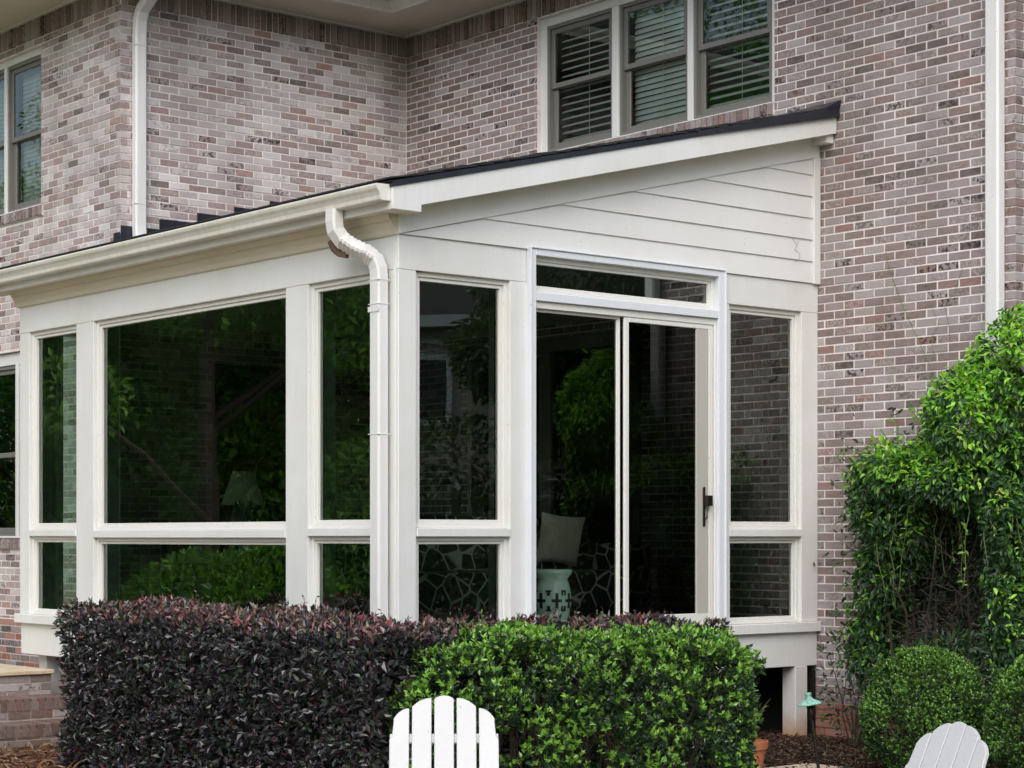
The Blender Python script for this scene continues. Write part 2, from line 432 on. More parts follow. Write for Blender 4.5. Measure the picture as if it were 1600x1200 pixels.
XB, YA, YC, XE = -5.49, .937, 4.173, 1.897
ZS0, ZS1 = 6.43, 6.632          # soldier course
HOUSE = empty('brick_house', (0, 0, 0), 'two-storey house of weathered mauve-grey brick with cream eaves', 'house')
# openings, measured along each wall from its outside corner
C_WIN = (XE + .47, XE + 3.46, 5.045, 6.425)
C_DOOR = (XE + 2.05, XE + 4.5, .9, 3.3)
A_UP = (-7.06 - XB) * -1, 3.2, 4.70, 6.36
A_LO = (-6.70 - XB) * -1, 3.2, 1.48, 3.43
WA = Wall('wall', (XB, YA), (-1, 0), (0, -1), 4.2, -.2, ZS0, 0, [A_UP, A_LO])
WB = Wall('wall', (XB, YA), (0, 1), (1, 0), YC - YA, -.2, ZS0, 1, [(1.2, 2.2, .9, 3.1)])
WC = Wall('wall', (XE, YC), (-1, 0), (0, -1), XE - XB, -.13, ZS0, 0, [C_WIN, C_DOOR])
WD = Wall('wall', (XE, YC), (0, 1), (1, 0), 4.0, -.13, ZS0, 1)
wall_o = {}
wall_o['A'] = WA.slab(HOUSE, .006); wall_o['B'] = WB.slab(HOUSE, .207, YC - YA + .012)
wall_o['C'] = WC.slab(HOUSE, .006, XE - XB + .25); wall_o['D'] = WD.slab(HOUSE, .207)
indiv = []; rest = {'A': [], 'B': [], 'C': [], 'D': []}; redl = []
for key, w in (('A', WA), ('B', WB), ('C', WC), ('D', WD)):
    al, nn = wall_axes(w)
    for a, b, zc in w.bricks():
        out = float(np.clip(rng.normal(0, .0014), -.0018, .003)); c = w.P((a + b) / 2, zc, out); it = (c, al, nn, b - a, .07, BH + float(rng.normal(0, .0008)))
        px, py, zz = proj(c)
        if key == 'C' and zc < .30: redl.append(it); continue
        if key == 'C' and 1290 < px < 1545 and 40 < py < 700 and not (px > 1360 and py > 520): indiv.append((zz, it))
        else: rest[key].append(it)
indiv.sort(key=lambda q: q[0])
for zz, it in indiv[300:]: rest['C'].append(it)
for zz, (c, al, nn, sx, sd, sz) in indiv[:300]: brick_obj('brick', wall_o['C'], c, al, nn, sx, sd, sz)
for k in rest: brick_stuff('brickwork', wall_o[k], rest[k], 'brick_pale' if k in 'AB' else 'brick')
brick_stuff('stained_brickwork', wall_o['C'], redl, 'brick_red')
# soldier course under the eaves: standing bricks, uneven
for key, w, n_end in (('A', WA, 40), ('B', WB, 60), ('C', WC, 200), ('D', WD, 4)):
    al, nn = wall_axes(w); a = .01; i = 0
    while a + .02 < w.L and i < n_end:
        cw = min(CH, w.L - a); c = w.P(a + cw / 2, (ZS0 + ZS1) / 2 + .002, random.uniform(.0, .014)); px, py, zz = proj(c)
        if py > -30:
            brick_obj('soldier_brick', wall_o[key], c, al, nn, cw - JT * random.uniform(.8, 1.5), .08, ZS1 - ZS0 - .008 + random.uniform(-.006, .004))
        a += CH; i += 1
# rowlock sills
def rowlock(w, key, s0, s1, zt, h=.098):
    al, nn = wall_axes(w); a = s0
    while a + CH * .9 < s1:
        c = w.P(a + CH / 2, zt - h / 2, random.uniform(.022, .030))
        if -60 < proj(c)[0]: brick_obj('rowlock_brick', wall_o[key], c, al, nn, CH - JT, .12, h)
        a += CH
    m = MB(); lo = [w.P(s0, zt - h - .006, .012), w.P(s1, zt - h - .006, .012), w.P(s1, zt - h - .006, -.15), w.P(s0, zt - h - .006, -.15)]
    m.hexa(lo, [p + Vector((0, 0, h)) for p in lo]); m.build('sill_mortar', 'mortar', wall_o[key])
rowlock(WC, 'C', C_WIN[0], C_WIN[1], 5.148)
rowlock(WA, 'A', A_UP[0] - .05, 3.0, 4.805)
rowlock(WA, 'A', A_LO[0] - .02, 3.0, 1.575)
# brick plinth of wall A beside the steps
al, nn = wall_axes(WA); zc = .75
pl = MB(); pl.box((XB - .14, YA - .12, -.3), (-9.0, YA - .02, .79)); pl.build('plinth', 'mortar', HOUSE)
PL = HOUSE.children[-1] if False else [o for o in bpy.data.objects if o.name.startswith('plinth')][0]
for k in range(14):
    zc = .76 - k * CH
    a = .14 if k % 2 else .14 - BL / 2
    while a < 2.9:
        s0 = max(a, .14); s1 = a + BL
        brick_obj('brick', PL, WA.P((s0 + s1) / 2, zc, .125 + random.uniform(-.002, .002)), al, nn, s1 - s0 - JT, .07, BH, me=ME_ORANGE if (k < 1 or random.random() < .3) else ME_BRICK)
        a += BL

# ---- eaves of the house: soffit, bead, crown, gutter
def eave(pts_in, name='eave'):
    pass
OH = .70
# inner (wall) outline and outer (eave) outline, along A -> B -> C -> D
inn = [Vector((-10, YA, 0)), Vector((XB, YA, 0)), Vector((XB, YC, 0)), Vector((XE, YC, 0)), Vector((XE, YC + 4.5, 0))]
sgn = [(0, -1), (1, -1), (1, -1), (1, -1), (1, 0)]
def off(o): return [p + Vector((s[0] * o, s[1] * o, 0)) for p, s in zip(inn, sgn)]
def strip(name, mat, sect, parent=HOUSE):
    """sect: list of (outward offset, z): closed section swept along the eave line"""
    m = MB(); n = len(sect); rings = []
    for i in range(5): rings.append([inn[i] + Vector((sgn[i][0] * o, sgn[i][1] * o, z)) for o, z in sect])
    for i in range(4):
        a, b = rings[i], rings[i + 1]; k = len(m.v); m.v += [tuple(p) for p in a + b]
        for j in range(n): m.f.append((k + j, k + (j + 1) % n, k + n + (j + 1) % n, k + n + j))
    m.f.append(tuple(range(n))); k = len(m.v) - n; m.f.append(tuple(k + j for j in range(n))[::-1])
    return m.build(name, mat, parent)
strip('soffit', 'soffit', [(-.05, 6.655), (OH, 6.655), (OH, 6.70), (-.05, 6.70)])
strip('bead_moulding', 'trim', [(.002, 6.634), (.022, 6.634), (.030, 6.642), (.030, 6.654), (.002, 6.654)])
strip('crown_moulding', 'gutter', [(OH - .10, 6.653), (OH - .09, 6.632), (OH + .0, 6.632), (OH + .012, 6.645), (OH + .10, 6.70), (OH + .12, 6.76), (OH + .0, 6.80), (OH - .10, 6.656)])
strip('gutter', 'gutter', [(OH + .125, 6.72), (OH + .20, 6.72), (OH + .215, 6.76), (OH + .24, 6.80), (OH + .25, 6.84), (OH + .125, 6.84)])
# main roof of the house (hidden above the frame, keeps the sky off the eaves)
strip('roof', 'shingle', [(OH + .16, 6.86), (OH + .16, 6.89), (-3.0, 8.9), (-3.0, 8.85)])

# ---- house windows (all in walls that face -y)
def bar(m, x0, x1, z0, z1, w, y0, y1):
    m.box((x0, y0, z0), (x0 + w, y1, z1)); m.box((x1 - w, y0, z0), (x1, y1, z1))
    m.box((x0 + w, y0, z0), (x1 - w, y1, z0 + w)); m.box((x0 + w, y0, z1 - w), (x1 - w, y1, z1))
def casement(parent, x0, x1, z0, z1, zm, y, slat_tilt, slat_step=.066, slats=True):
    """double-hung unit: lower sash inside, upper sash outside, pane each, blind slats behind"""
    m = MB(); bar(m, x0, x1, z0, z1, .03, y, y + .10); win = m.build('jamb', 'taupe', parent)
    s = MB(); bar(s, x0 + .03, x1 - .03, zm - .03, z1 - .03, .048, y + .018, y + .045); us = s.build('upper_sash', 'taupe', parent, .004)
    s = MB(); bar(s, x0 + .03, x1 - .03, z0 + .03, zm + .02, .055, y + .048, y + .078); ls = s.build('lower_sash', 'taupe', parent, .004)
    g = MB(); g.add([(x0 + .07, y + .031, zm), (x1 - .07, y + .031, zm), (x1 - .07, y + .031, z1 - .07), (x0 + .07, y + .031, z1 - .07)], [(0, 1, 2, 3)]); g.build('pane', 'oldglass', parent)
    g = MB(); g.add([(x0 + .075, y + .062, z0 + .075), (x1 - .075, y + .062, z0 + .075), (x1 - .075, y + .062, zm - .02), (x0 + .075, y + .062, zm - .02)], [(0, 1, 2, 3)]); g.build('pane', 'oldglass', parent)
    if slats:
        me = None; z = z0 + .06; hw = .025; c, sn = math.cos(slat_tilt), math.sin(slat_tilt)
        while z < z1 - .05:
            if me is None:
                q = MB(); yy = [(-hw, 0), (0, .004), (hw, 0)]
                prof = [(p[0] * c - p[1] * sn, p[0] * sn + p[1] * c) for p in yy]; L = (x1 - x0) / 2 - .05
                v = [(sx * L, p[0], p[1]) for sx in (-1, 1) for p in prof] + [(sx * L, p[0], p[1] - .003) for sx in (-1, 1) for p in prof]
                f = [(0, 1, 4, 3), (1, 2, 5, 4), (6, 9, 10, 7), (7, 10, 11, 8), (0, 3, 9, 6), (2, 8, 11, 5), (0, 6, 7, 1), (1, 7, 8, 2), (3, 4, 10, 9), (4, 5, 11, 10)]
                q.add(v, f); o0 = q.build('blind_slat', 'blind', parent); me = o0.data; o = o0
            else: o = bpy.data.objects.new('blind_slat', me); COL.objects.link(o); o.parent = parent
            o.location = ((x0 + x1) / 2, y + .145, z); o.rotation_euler = (random.uniform(-.05, .05), random.uniform(-.004, .004), 0)
            z += slat_step
        q = MB(); q.tube([((x0 + x1) / 2, y + .118, z0 + .05), ((x0 + x1) / 2, y + .118, z1 - .05)], .003, 5); q.build('blind_cord', 'blind', parent)
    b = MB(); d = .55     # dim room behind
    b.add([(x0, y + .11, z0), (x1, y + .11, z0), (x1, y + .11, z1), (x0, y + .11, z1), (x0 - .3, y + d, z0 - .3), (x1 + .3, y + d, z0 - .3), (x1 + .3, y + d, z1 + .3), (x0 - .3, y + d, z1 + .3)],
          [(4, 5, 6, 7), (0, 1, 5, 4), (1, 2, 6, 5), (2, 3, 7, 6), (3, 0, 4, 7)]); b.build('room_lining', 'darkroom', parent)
def casing(x0, x1, z0, z1, y, mulls, w, label=None):
    m = MB(); d0, d1 = y, y + .13
    m.box((x0, d0, z0), (x0 + w, d1, z1)); m.box((x1 - w, d0, z0), (x1, d1, z1))
    m.box((x0 + w, d0, z1 - w), (x1 - w, d1, z1)); m.box((x0 + w, d0 - .012, z0), (x1 - w, d1, z0 + .022))
    for a, b in mulls: m.box((a, d0 - .008, z0 + .022), (b, d1, z1 - w))
    o = m.build('window', 'trim', HOUSE, .004)
    if label: o['label'] = label
    return o
wc = casing(-3.465, -.46, 5.15, 6.43, YC + .05, [(-2.477, -2.393), (-1.521, -1.459)], .085, 'triple window with taupe sashes and slatted blinds above the sunroom roof')
casement(wc, -3.375, -2.48, 5.172, 6.345, 5.79, YC + .062, .60)
casement(wc, -2.39, -1.524, 5.172, 6.345, 5.79, YC + .062, 1.15, .052)
casement(wc, -1.456, -.548, 5.172, 6.345, 5.79, YC + .062, .66)
wa = casing(-8.72, -7.055, 4.81, 6.365, YA + .04, [(-7.93, -7.88)], .075, 'upstairs window with grey sashes beside the wall corner')
casement(wa, -7.88, -7.132, 4.832, 6.285, 5.56, YA + .052, 1.25, .043)
casement(wa, -8.64, -7.93, 4.832, 6.285, 5.56, YA + .052, 1.25, .043)
wl = casing(-8.6, -6.695, 1.58, 3.425, YA + .04, [(-7.68, -7.62)], .12, 'ground-floor window in the wall behind the sunroom end')
casement(wl, -7.62, -6.815, 1.60, 3.30, 2.42, YA + .052, 0, slats=False)
casement(wl, -8.48, -7.68, 1.60, 3.30, 2.42, YA + .052, 0, slats=False)
# ---- house downspouts
m = MB(); yy = YA + .16
m.rect_tube([(XB + .66, yy, 6.645), (XB + .60, yy, 6.64), (XB + .24, yy, 6.45), (XB + .12, yy, 6.38), (XB + .075, yy, 6.29), (XB + .062, yy, 6.16), (XB + .062, yy, 5.3), (XB + .062, yy, 4.42), (XB + .07, yy, 4.32), (XB + .11, yy, 4.275), (XB + .19, yy, 4.255)], .115, .085, (0, 1, 0))
d1 = m.build('downspout', 'spout', HOUSE, smooth=False)
m = MB()
for z in (6.06, 4.62): m.box((XB + .012, yy - .0615, z), (XB + .108, yy + .0615, z + .004))
m.build('strap', 'spout', d1)
m = MB(); m.rect_tube([(1.756, YC - .06, 6.66), (1.756, YC - .06, 3.2), (1.756, YC - .06, .02)], .125, .09, (1, 0, 0)); m.build('downspout', 'spout', HOUSE)

# ------------------------------------------------------------------ sunroom
SUNR = empty('sunroom', (0, 0, 0), 'cream framed sunroom with tall green-tinted glass and sloping lean-to roof', 'sunroom')
X0, ZF, ZHD, ZHT = -5.59, .92, 3.383, 3.616
TH = .24
def bx(name, a, b, mat='trim', bevel=.004, parent=SUNR): return MB().box(a, b).build(name, mat, parent, bevel)
Lw = [(-5.41, -4.54), (-4.235, -1.357), (-1.07, -.2)]
Rw = [(.155, .97), (3.161, 3.976)]
# front (L) wall, outer face y = 0
bx('header_board', (X0, 0, ZHD), (-.002, TH, ZHT))
for a, b in ((X0, -5.41), (-4.54, -4.235), (-1.357, -1.07), (-.2, 0)): bx('post', (a, .0015, ZF), (b, (.153 if b == 0 else TH), ZHD - .0005))
# gable (R) wall, outer face x = 0
bx('header_board', (-TH, .004, ZHD), (.0015, 1.117, ZHT - .001)); bx('header_board', (-TH, 3.081, ZHD), (.0015, 4.172, ZHT - .001))
for a, b in ((TH + .07, .155), (.97, 1.14), (3.05, 3.161), (3.976, 4.172)):
    if b > a: bx('post', (-TH, a, ZF), (0, b, ZHD - .0005))
bx('post', (-TH, .0, ZF), (.001, .155, ZHD - .0005)) if False else None
# left return wall x = X0
bx('header_board', (X0, TH, ZHD), (X0 + TH, YA - .12, ZHT)); bx('post', (X0 + .0015, YA - .26, ZF), (X0 + TH, YA - .12, ZHD - .0005))
bx('post', (X0 + .0015, TH, ZF), (X0 + TH, TH + .06, ZHD - .0005))
bx('rail', (X0 + .03, TH + .06, 1.60), (X0 + .1, YA - .26, 1.655))
bx('sill', (X0 - .035, -.038, .842), (.036, TH + .02, ZF)); bx('sill', (-TH, TH + .02, .842), (.036, 4.172, ZF - .001)); bx('sill', (X0 - .034, TH + .02, .842), (X0 + TH, YA - .12, ZF - .001))
bx('skirt_board', (X0 + .01, .008, .57), (-.008, .05, .842)); bx('skirt_board', (-.05, .05, .57), (-.006, 4.17, .842)); bx('skirt_board', (X0 + .01, .05, .57), (X0 + .05, YA - .12, .842))
# a corner trim strip that casts the dark line beside the downspout
bx('corner_trim', (-.05, -.006, ZF), (-.02, .001, ZHT - .05), 'frame', .002)
def fixed_window(axis, a, b, z0, z1, fr, label=None):
    """glazed unit set 5 cm back in its opening; axis 'y': wall y=0, axis 'x': wall x=0"""
    T = (lambda s, d, z: (s, d, z)) if axis == 'y' else (lambda s, d, z: (-d, s, z))
    m = MB(); e = .0008; a += e; b -= e; z0 += e; z1 -= e
    def B(s0, s1, q0, q1, d0, d1): m.box(T(s0, d0, q0), T(s1, d1, q1))
    for w, d0, d1, o in ((fr * .55, .030, .12, 0), (fr * .45, .044, .11, fr * .55)):
        B(a + o, a + o + w, z0 + o, z1 - o, d0, d1); B(b - o - w, b - o, z0 + o, z1 - o, d0, d1)
        B(a + o + w, b - o - w, z1 - o - w, z1 - o, d0, d1); B(a + o + w, b - o - w, z0 + o, z0 + o + w, d0, d1)
    win = m.build('window', 'frame', SUNR, .0025)
    for d in (.066,):
        g = MB(); q = fr - .004
        g.add([T(a + q, d, z0 + q), T(b - q, d, z0 + q), T(b - q, d, z1 - q), T(a + q, d, z1 - q)], [(0, 1, 2, 3)]); p = g.build('pane', 'glass', win)
    sp = MB()   # metal spacer bar between the two panes, seen at the edge
    for s0, s1 in ((a + fr, a + fr + .012), (b - fr - .012, b - fr)): sp.box(T(s0, .078, z0 + fr), T(s1, .09, z1 - fr))
    sp.build('spacer', 'taupe', win); return win
for i, (a, b) in enumerate(Lw):
    zr0, zr1 = (1.60, 1.655) if i != 1 else (1.588, 1.648)
    bx('rail', (a, -.006, zr0), (b, .12, zr1), 'trim', .004)
    fixed_window('y', a, b, zr1, ZHD, .058); fixed_window('y', a, b, ZF, zr0, .05)
for a, b in Rw:
    MB().box((-.12, a, 1.597), (.007, b, 1.655)).build('rail', 'trim', SUNR, .004)
    fixed_window('x', a, b, 1.655, ZHD, .058); fixed_window('x', a, b, ZF, 1.597, .05)
g = MB(); g.add([(X0 + .065, TH + .06, ZF), (X0 + .065, YA - .26, ZF), (X0 + .065, YA - .26, ZHD), (X0 + .065, TH + .06, ZHD)], [(0, 1, 2, 3)]); g.build('end_pane', 'glass', SUNR)
# ---- sliding door with transom on the gable wall (built along y, outward +x)
m = MB()
m.box((-.10, 1.13, ZF), (.040, 1.178, 3.622)); m.box((-.10, 3.005, ZF), (.040, 3.068, 3.622)); m.box((-.10, 1.178, 3.575), (.040, 3.005, 3.622))
m.box((-.004, 1.118, ZF), (.052, 1.13, 3.634)); m.box((-.004, 3.068, ZF), (.052, 3.08, 3.634)); m.box((-.004, 1.13, 3.622), (.052, 3.068, 3.634))
m.box((-.09, 1.178, 3.258), (.036, 3.005, 3.318))
DOOR = m.build('door', 'pvc', SUNR, .003); DOOR['label'] = 'sliding glass door with white casing and low transom'
m = MB()
def fr(m, y0, y1, z0, z1, w, x0, x1, wb=None, wt=None):
    wb = wb or w; wt = wt or w
    m.box((x0, y0, z0), (x1, y0 + w, z1)); m.box((x0, y1 - w, z0), (x1, y1, z1)); m.box((x0, y0 + w, z0), (x1, y1 - w, z0 + wb)); m.box((x0, y0 + w, z1 - wt), (x1, y1 - w, z1))
fr(m, 1.179, 3.004, 3.319, 3.574, .03, -.075, -.012); fr(m, 1.209, 2.974, 3.349, 3.544, .022, -.07, -.026)
m.build('transom_frame', 'frame', DOOR, .0025)
g = MB(); g.add([(-.045, 1.225, 3.365), (-.045, 2.96, 3.365), (-.045, 2.96, 3.53), (-.045, 1.225, 3.53)], [(0, 1, 2, 3)]); g.build('pane', 'glass', DOOR)
m = MB(); fr(m, 1.179, 3.004, ZF + .001, 3.257, .022, -.09, .012, .035, .05); m.build('door_frame', 'frame', DOOR, .003)
m = MB(); fr(m, 1.202, 2.036, ZF + .037, 3.206, .016, -.05, -.02, .03, .02); m.box((-.05, 2.003, ZF + .068), (-.021, 2.0195, 3.185)); m.build('fixed_panel', 'frame', DOOR, .003)
g = MB(); g.add([(-.034, 1.21, 1.0), (-.034, 2.01, 1.0), (-.034, 2.01, 3.19), (-.034, 1.21, 3.19)], [(0, 1, 2, 3)]); g.build('pane', 'doorglass', DOOR)
m = MB(); fr(m, 2.056, 2.975, ZF + .037, 3.206, .045, -.016, .006, .06, .035); m.build('screen_panel', 'frame', DOOR, .004)
m = MB(); m.box((-.0155, 2.80, .985), (.0045, 2.9248, 3.17)); m.build('screen_stile', 'stile', DOOR, .003)
g = MB(); g.add([(-.010, 2.09, .99), (-.010, 2.80, .99), (-.010, 2.80, 3.18), (-.010, 2.09, 3.18)], [(0, 1, 2, 3)]); g.build('pane', 'screenglass', DOOR)
m = MB(); m.box((.006, 2.860, 1.675), (.014, 2.888, 1.975)); hp = m.build('handle_plate', 'bronze', DOOR, .006)
m = MB(); m.box((.0135, 2.87, 1.83), (.05, 2.93, 1.91)); m.tube([(.014, 2.874, 1.72), (.04, 2.874, 1.74), (.045, 2.874, 1.80), (.03, 2.874, 1.84)], .006, 6); m.build('handle', 'bronze', hp, .003)
# ---- gable: lap siding, rake frieze, corner board
SL = .2436; ZR = 3.616
def zrk(y): return ZR + .243 * y
for k in range(6):
    za, zb = ZR + .1725 * k, ZR + .1725 * (k + 1)
    ya = max(0.02, (za - ZR) / .243); yb = max(0.02, (zb - ZR) / .243); y1 = 4.095
    if ya > y1: break
    zt = min(zb + .02, zrk(y1))
    poly = [(ya, za), (y1, za), (y1, zt)]
    if zb + .02 < zrk(y1): poly.append((min((zb + .02 - ZR) / .243, y1), zb + .02))
    m = MB(); n = len(poly); f = lambda z: .018 - (z - za) / .1925 * .014
    m.add([(f(z), y, z) for y, z in poly] + [(-.03, y, z) for y, z in poly], [tuple(range(n)), tuple(range(n, 2 * n))[::-1]] + [(i, n + i, n + (i + 1) % n, (i + 1) % n) for i in range(n)])
    m.build('siding_board', 'siding', SUNR, .0015)
m = MB(); m.prism([(-.03, -.004, zrk(-.004)), (-.03, 4.168, zrk(4.168)), (-.03, 4.168, zrk(4.168) + .19), (-.03, -.004, zrk(-.004) + .17)], (.056, 0, 0)); m.build('rake_frieze', 'trim', SUNR, .003)
m = MB(); m.prism([(-.03, 4.095, ZR - .006), (-.03, 4.170, ZR - .006), (-.03, 4.170, zrk(4.17) + .0), (-.03, 4.095, zrk(4.095))], (.062, 0, 0)); m.build('corner_board', 'trim', SUNR, .003)
m = MB(); m.box((-.05, .0, ZHT), (.022, .035, 3.80)); m.build('corner_board', 'trim', SUNR, .003)
# rake soffit + fascia + eave return
def zt(y): return 3.931 + SL * y      # fascia top
XO = .20
m = MB(); m.hexa([(.0, -.18, zt(-.18) - .145), (XO - .026, -.18, zt(-.18) - .145), (XO - .026, 4.17, zt(4.17) - .145), (.0, 4.17, zt(4.17) - .145)],
                 [(.0, -.18, zt(-.18) - .12), (XO - .026, -.18, zt(-.18) - .12), (XO - .026, 4.17, zt(4.17) - .12), (.0, 4.17, zt(4.17) - .12)]); m.build('rake_soffit', 'soffit', SUNR)
m = MB(); m.prism([(XO - .025, -.19, 3.738), (XO - .025, .045, 3.738), (XO - .025, .046, zt(.046) - .156), (XO - .025, 4.168, zt(4.168) - .156), (XO - .025, 4.168, zt(4.168)), (XO - .025, -.19, zt(-.19))], (.025, 0, 0)); m.build('rake_fascia', 'trim', SUNR, .003)
m = MB(); m.box((.03, -.175, 3.741), (XO - .026, .044, 3.765)); m.build('eave_return', 'soffit', SUNR)
m = MB(); m.box((.025, 4.085, zt(4.1) - .215), (XO - .03, 4.166, zt(4.1) - .147)); m.build('rake_return', 'trim', SUNR, .003)
# front eave: crown, soffit, fascia, gutter
XG0 = -6.0
def sect(name, pts, x0, x1, mat, bevel=0): return MB().prism([(x0, y, z) for y, z in pts], (x1 - x0, 0, 0)).build(name, mat, SUNR, bevel)
sect('crown_moulding', [(.02, 3.612), (-.014, 3.612), (-.022, 3.622), (-.030, 3.65), (-.052, 3.683), (-.056, 3.69), (-.056, 3.702), (-.070, 3.706), (-.088, 3.735), (-.092, 3.746), (.02, 3.746)], X0 - .03, .004, 'crown')
sect('eave_soffit', [(.02, 3.747), (-.165, 3.747), (-.165, 3.765), (.02, 3.765)], XG0 + .03, .028, 'soffit')
sect('eave_fascia', [(-.166, 3.74), (-.188, 3.74), (-.188, 3.885), (-.166, 3.885)], XG0, XO - .027, 'trim')
gp = [(-.190, 3.792), (-.262, 3.792), (-.268, 3.80), (-.272, 3.825), (-.285, 3.848), (-.300, 3.866), (-.306, 3.882), (-.306, 3.897), (-.296, 3.897), (-.294, 3.882), (-.286, 3.866), (-.262, 3.83), (-.255, 3.806), (-.196, 3.806), (-.196, 3.90), (-.190, 3.90)]
gut = sect('gutter', gp, XG0, XO - .03, 'gutter', .0015)
gc = MB().prism([(XO - .030, y, z) for y, z in gp[:9] + [(-.19, 3.90)]], (.004, 0, 0)); gc.build('end_cap', 'gutter', gut)
# roof deck with shingle courses, drip edge, membrane at the wall
def deck(name, x0, x1, y0, y1, dz0, dz1, mat):
    return MB().hexa([(x0, y0, zt(y0) + dz0), (x1, y0, zt(y0) + dz0), (x1, y1, zt(y1) + dz0), (x0, y1, zt(y1) + dz0)],
                     [(x0, y0, zt(y0) + dz1), (x1, y0, zt(y0) + dz1), (x1, y1, zt(y1) + dz1), (x0, y1, zt(y1) + dz1)]).build(name, mat, SUNR)
deck('roof_deck', XB + .0, XO - .027, -.187, 4.165, -.10, -.002, 'soffit')
deck('roof_deck', XG0, XB - .001, -.187, YA - .01, -.10, -.002, 'soffit')
deck('drip_edge', XO - .05, XO + .012, -.20, 4.16, .001, .036, 'black')
ROOF = deck('roof', XB + .01, XO + .004, -.215, 4.16, .037, .041, 'shingle'); deck('roof', XG0 - .02, XB + .009, -.215, YA - .012, .037, .041, 'shingle')
c = 0; y = -.225
while y < 4.1:
    y1 = min(y + .30, 4.15)
    q = MB(); xa = XB + .012 if y > YA - .3 else XG0 - .02
    x = xa
    q = MB().hexa([(xa, y, zt(y) + .055), (XO + .02 + random.uniform(-.006, .006), y, zt(y) + .055), (XO + .02, y1, zt(y1) + .041), (xa, y1, zt(y1) + .041)],
                  [(xa, y, zt(y) + .064), (XO + .02, y, zt(y) + .064 + random.uniform(-.003, .004)), (XO + .02, y1, zt(y1) + .047), (xa, y1, zt(y1) + .047)])
    q.build('shingle_course', 'shingle', ROOF); y += .142
m = MB(); m.add([(-.55, 4.0, zt(4.0) + .04), (XO + .03, 4.0, zt(4.0) + .03), (XO + .035, 4.171, zt(4.171) + .045), (-.55, 4.171, zt(4.171) + .04),
                 (-.55, 4.0, zt(4.0) + .065), (XO + .03, 4.0, zt(4.0) + .06), (XO + .05, 4.171, zt(4.171) + .105), (-.55, 4.171, zt(4.171) + .09)],
                [(0, 3, 2, 1), (4, 5, 6, 7), (0, 1, 5, 4), (1, 2, 6, 5), (2, 3, 7, 6), (3, 0, 4, 7)]); m.build('roof_membrane', 'black', SUNR, .004)
m = MB(); m.hexa([(XO - .03, 2.6, zt(2.6) + .001), (XO + .016, 2.6, zt(2.6) + .001), (XO + .03, 4.17, zt(4.17) - .03), (XO - .03, 4.17, zt(4.17) + .001)],
                 [(XO - .03, 2.6, zt(2.6) + .04), (XO + .016, 2.6, zt(2.6) + .04), (XO + .03, 4.17, zt(4.17) + .05), (XO - .03, 4.17, zt(4.17) + .05)]); m.build('roof_membrane', 'black', SUNR)
# stepped flashing along wall B and over wall A
y = YA - .005; i = 0
while y < 3.2:
    z = zt(y) + .04
    MB().box((XB + .009, y, z - .1), (XB + .016, y + .412, zt(y + .2) + .215)).build('step_flashing', 'black', SUNR, .002); y += .40
MB().box((XB - .10, YA - .016, 4.05), (XB + .012, YA - .009, 4.36)).build('step_flashing', 'black', SUNR)
MB().box((XB - .32, YA - .016, 4.05), (XB - .101, YA - .010, 4.27)).build('step_flashing', 'black', SUNR)
# downspout at the corner: outlet, two bends, straight run
m = MB(); yd = -.062
pth = [(-.40, -.238, 3.80), (-.40, -.238, 3.72), (-.395, -.232, 3.66), (-.37, -.205, 3.60), (-.30, -.155, 3.545), (-.215, -.105, 3.50), (-.16, -.075, 3.45), (-.135, -.063, 3.39), (-.130, yd, 3.33), (-.130, yd, 2.2), (-.130, yd, .9), (-.130, yd, .08)]
m.rect_tube(pth, .105, .085, (1, .0, 0)) if False else None
# section turned to lie along x; the bend leans to the right while going back to the wall
def section_sweep(m, pts, w, h):
    k0 = len(m.v)
    for i, p in enumerate(pts):
        p = Vector(p); d = (Vector(pts[min(i + 1, len(pts) - 1)]) - Vector(pts[max(i - 1, 0)])).normalized()
        a = Vector((1, 0, 0)); a = (a - d * a.dot(d)).normalized(); b = d.cross(a).normalized()
        for u, v in ((-1, -.72), (-.72, -1), (.72, -1), (1, -.72), (1, .72), (.72, 1), (-.72, 1), (-1, .72)): m.v.append(tuple(p + a * u * w / 2 + b * v * h / 2))
    for i in range(len(pts) - 1):
        for j in range(8): q = k0 + i * 8; m.f.append((q + j, q + (j + 1) % 8, q + 8 + (j + 1) % 8, q + 8 + j))
    m.f.append(tuple(k0 + j for j in range(8))[::-1]); m.f.append(tuple(k0 + (len(pts) - 1) * 8 + j for j in range(8)))
fine = []
for i in range(len(pth) - 1):
    n = 6 if i in (3, 4, 5) else 1
    for t in range(n): fine.append(tuple(np.array(pth[i]) * (1 - t / n) + np.array(pth[i + 1]) * t / n))
fine.append(pth[-1]); fine = [tuple(np.array(p) + (np.array((0, .004, .003)) * (1 if j % 2 else -1) if 3.40 < p[2] < 3.63 else 0)) for j, p in enumerate(fine)]
section_sweep(m, fine, .115, .088); ds = m.build('downspout', 'spout', SUNR)
m = MB()
for z in (3.31, 3.15, 2.28): m.box((-.1905, yd - .0475, z), (-.0695, yd + .047, z + .005))
m.box((-.1905, yd - .049, 3.10), (-.0695, yd - .0455, 3.135))
m.build('strap', 'spout', ds)
m = MB(); m.rect_tube([(-.48, -.21, 3.60), (-.46, -.20, 3.55), (-.42, -.18, 3.515), (-.36, -.16, 3.50)], .03, .05, (0, 1, 0)); m.build('bent_strap', 'rust', ds)
# dried vine tendril stuck to the siding
m = MB(); m.tube([(.012, 3.86, 3.955), (.02, 3.90, 3.90), (.016, 3.88, 3.865), (.02, 3.935, 3.84), (.018, 3.94, 3.80), (.016, 3.89, 3.77)], .0016, 4); m.tube([(.02, 3.90, 3.90), (.02, 3.925, 3.935)], .0012, 4); m.build('dry_tendril', 'crack', SUNR)
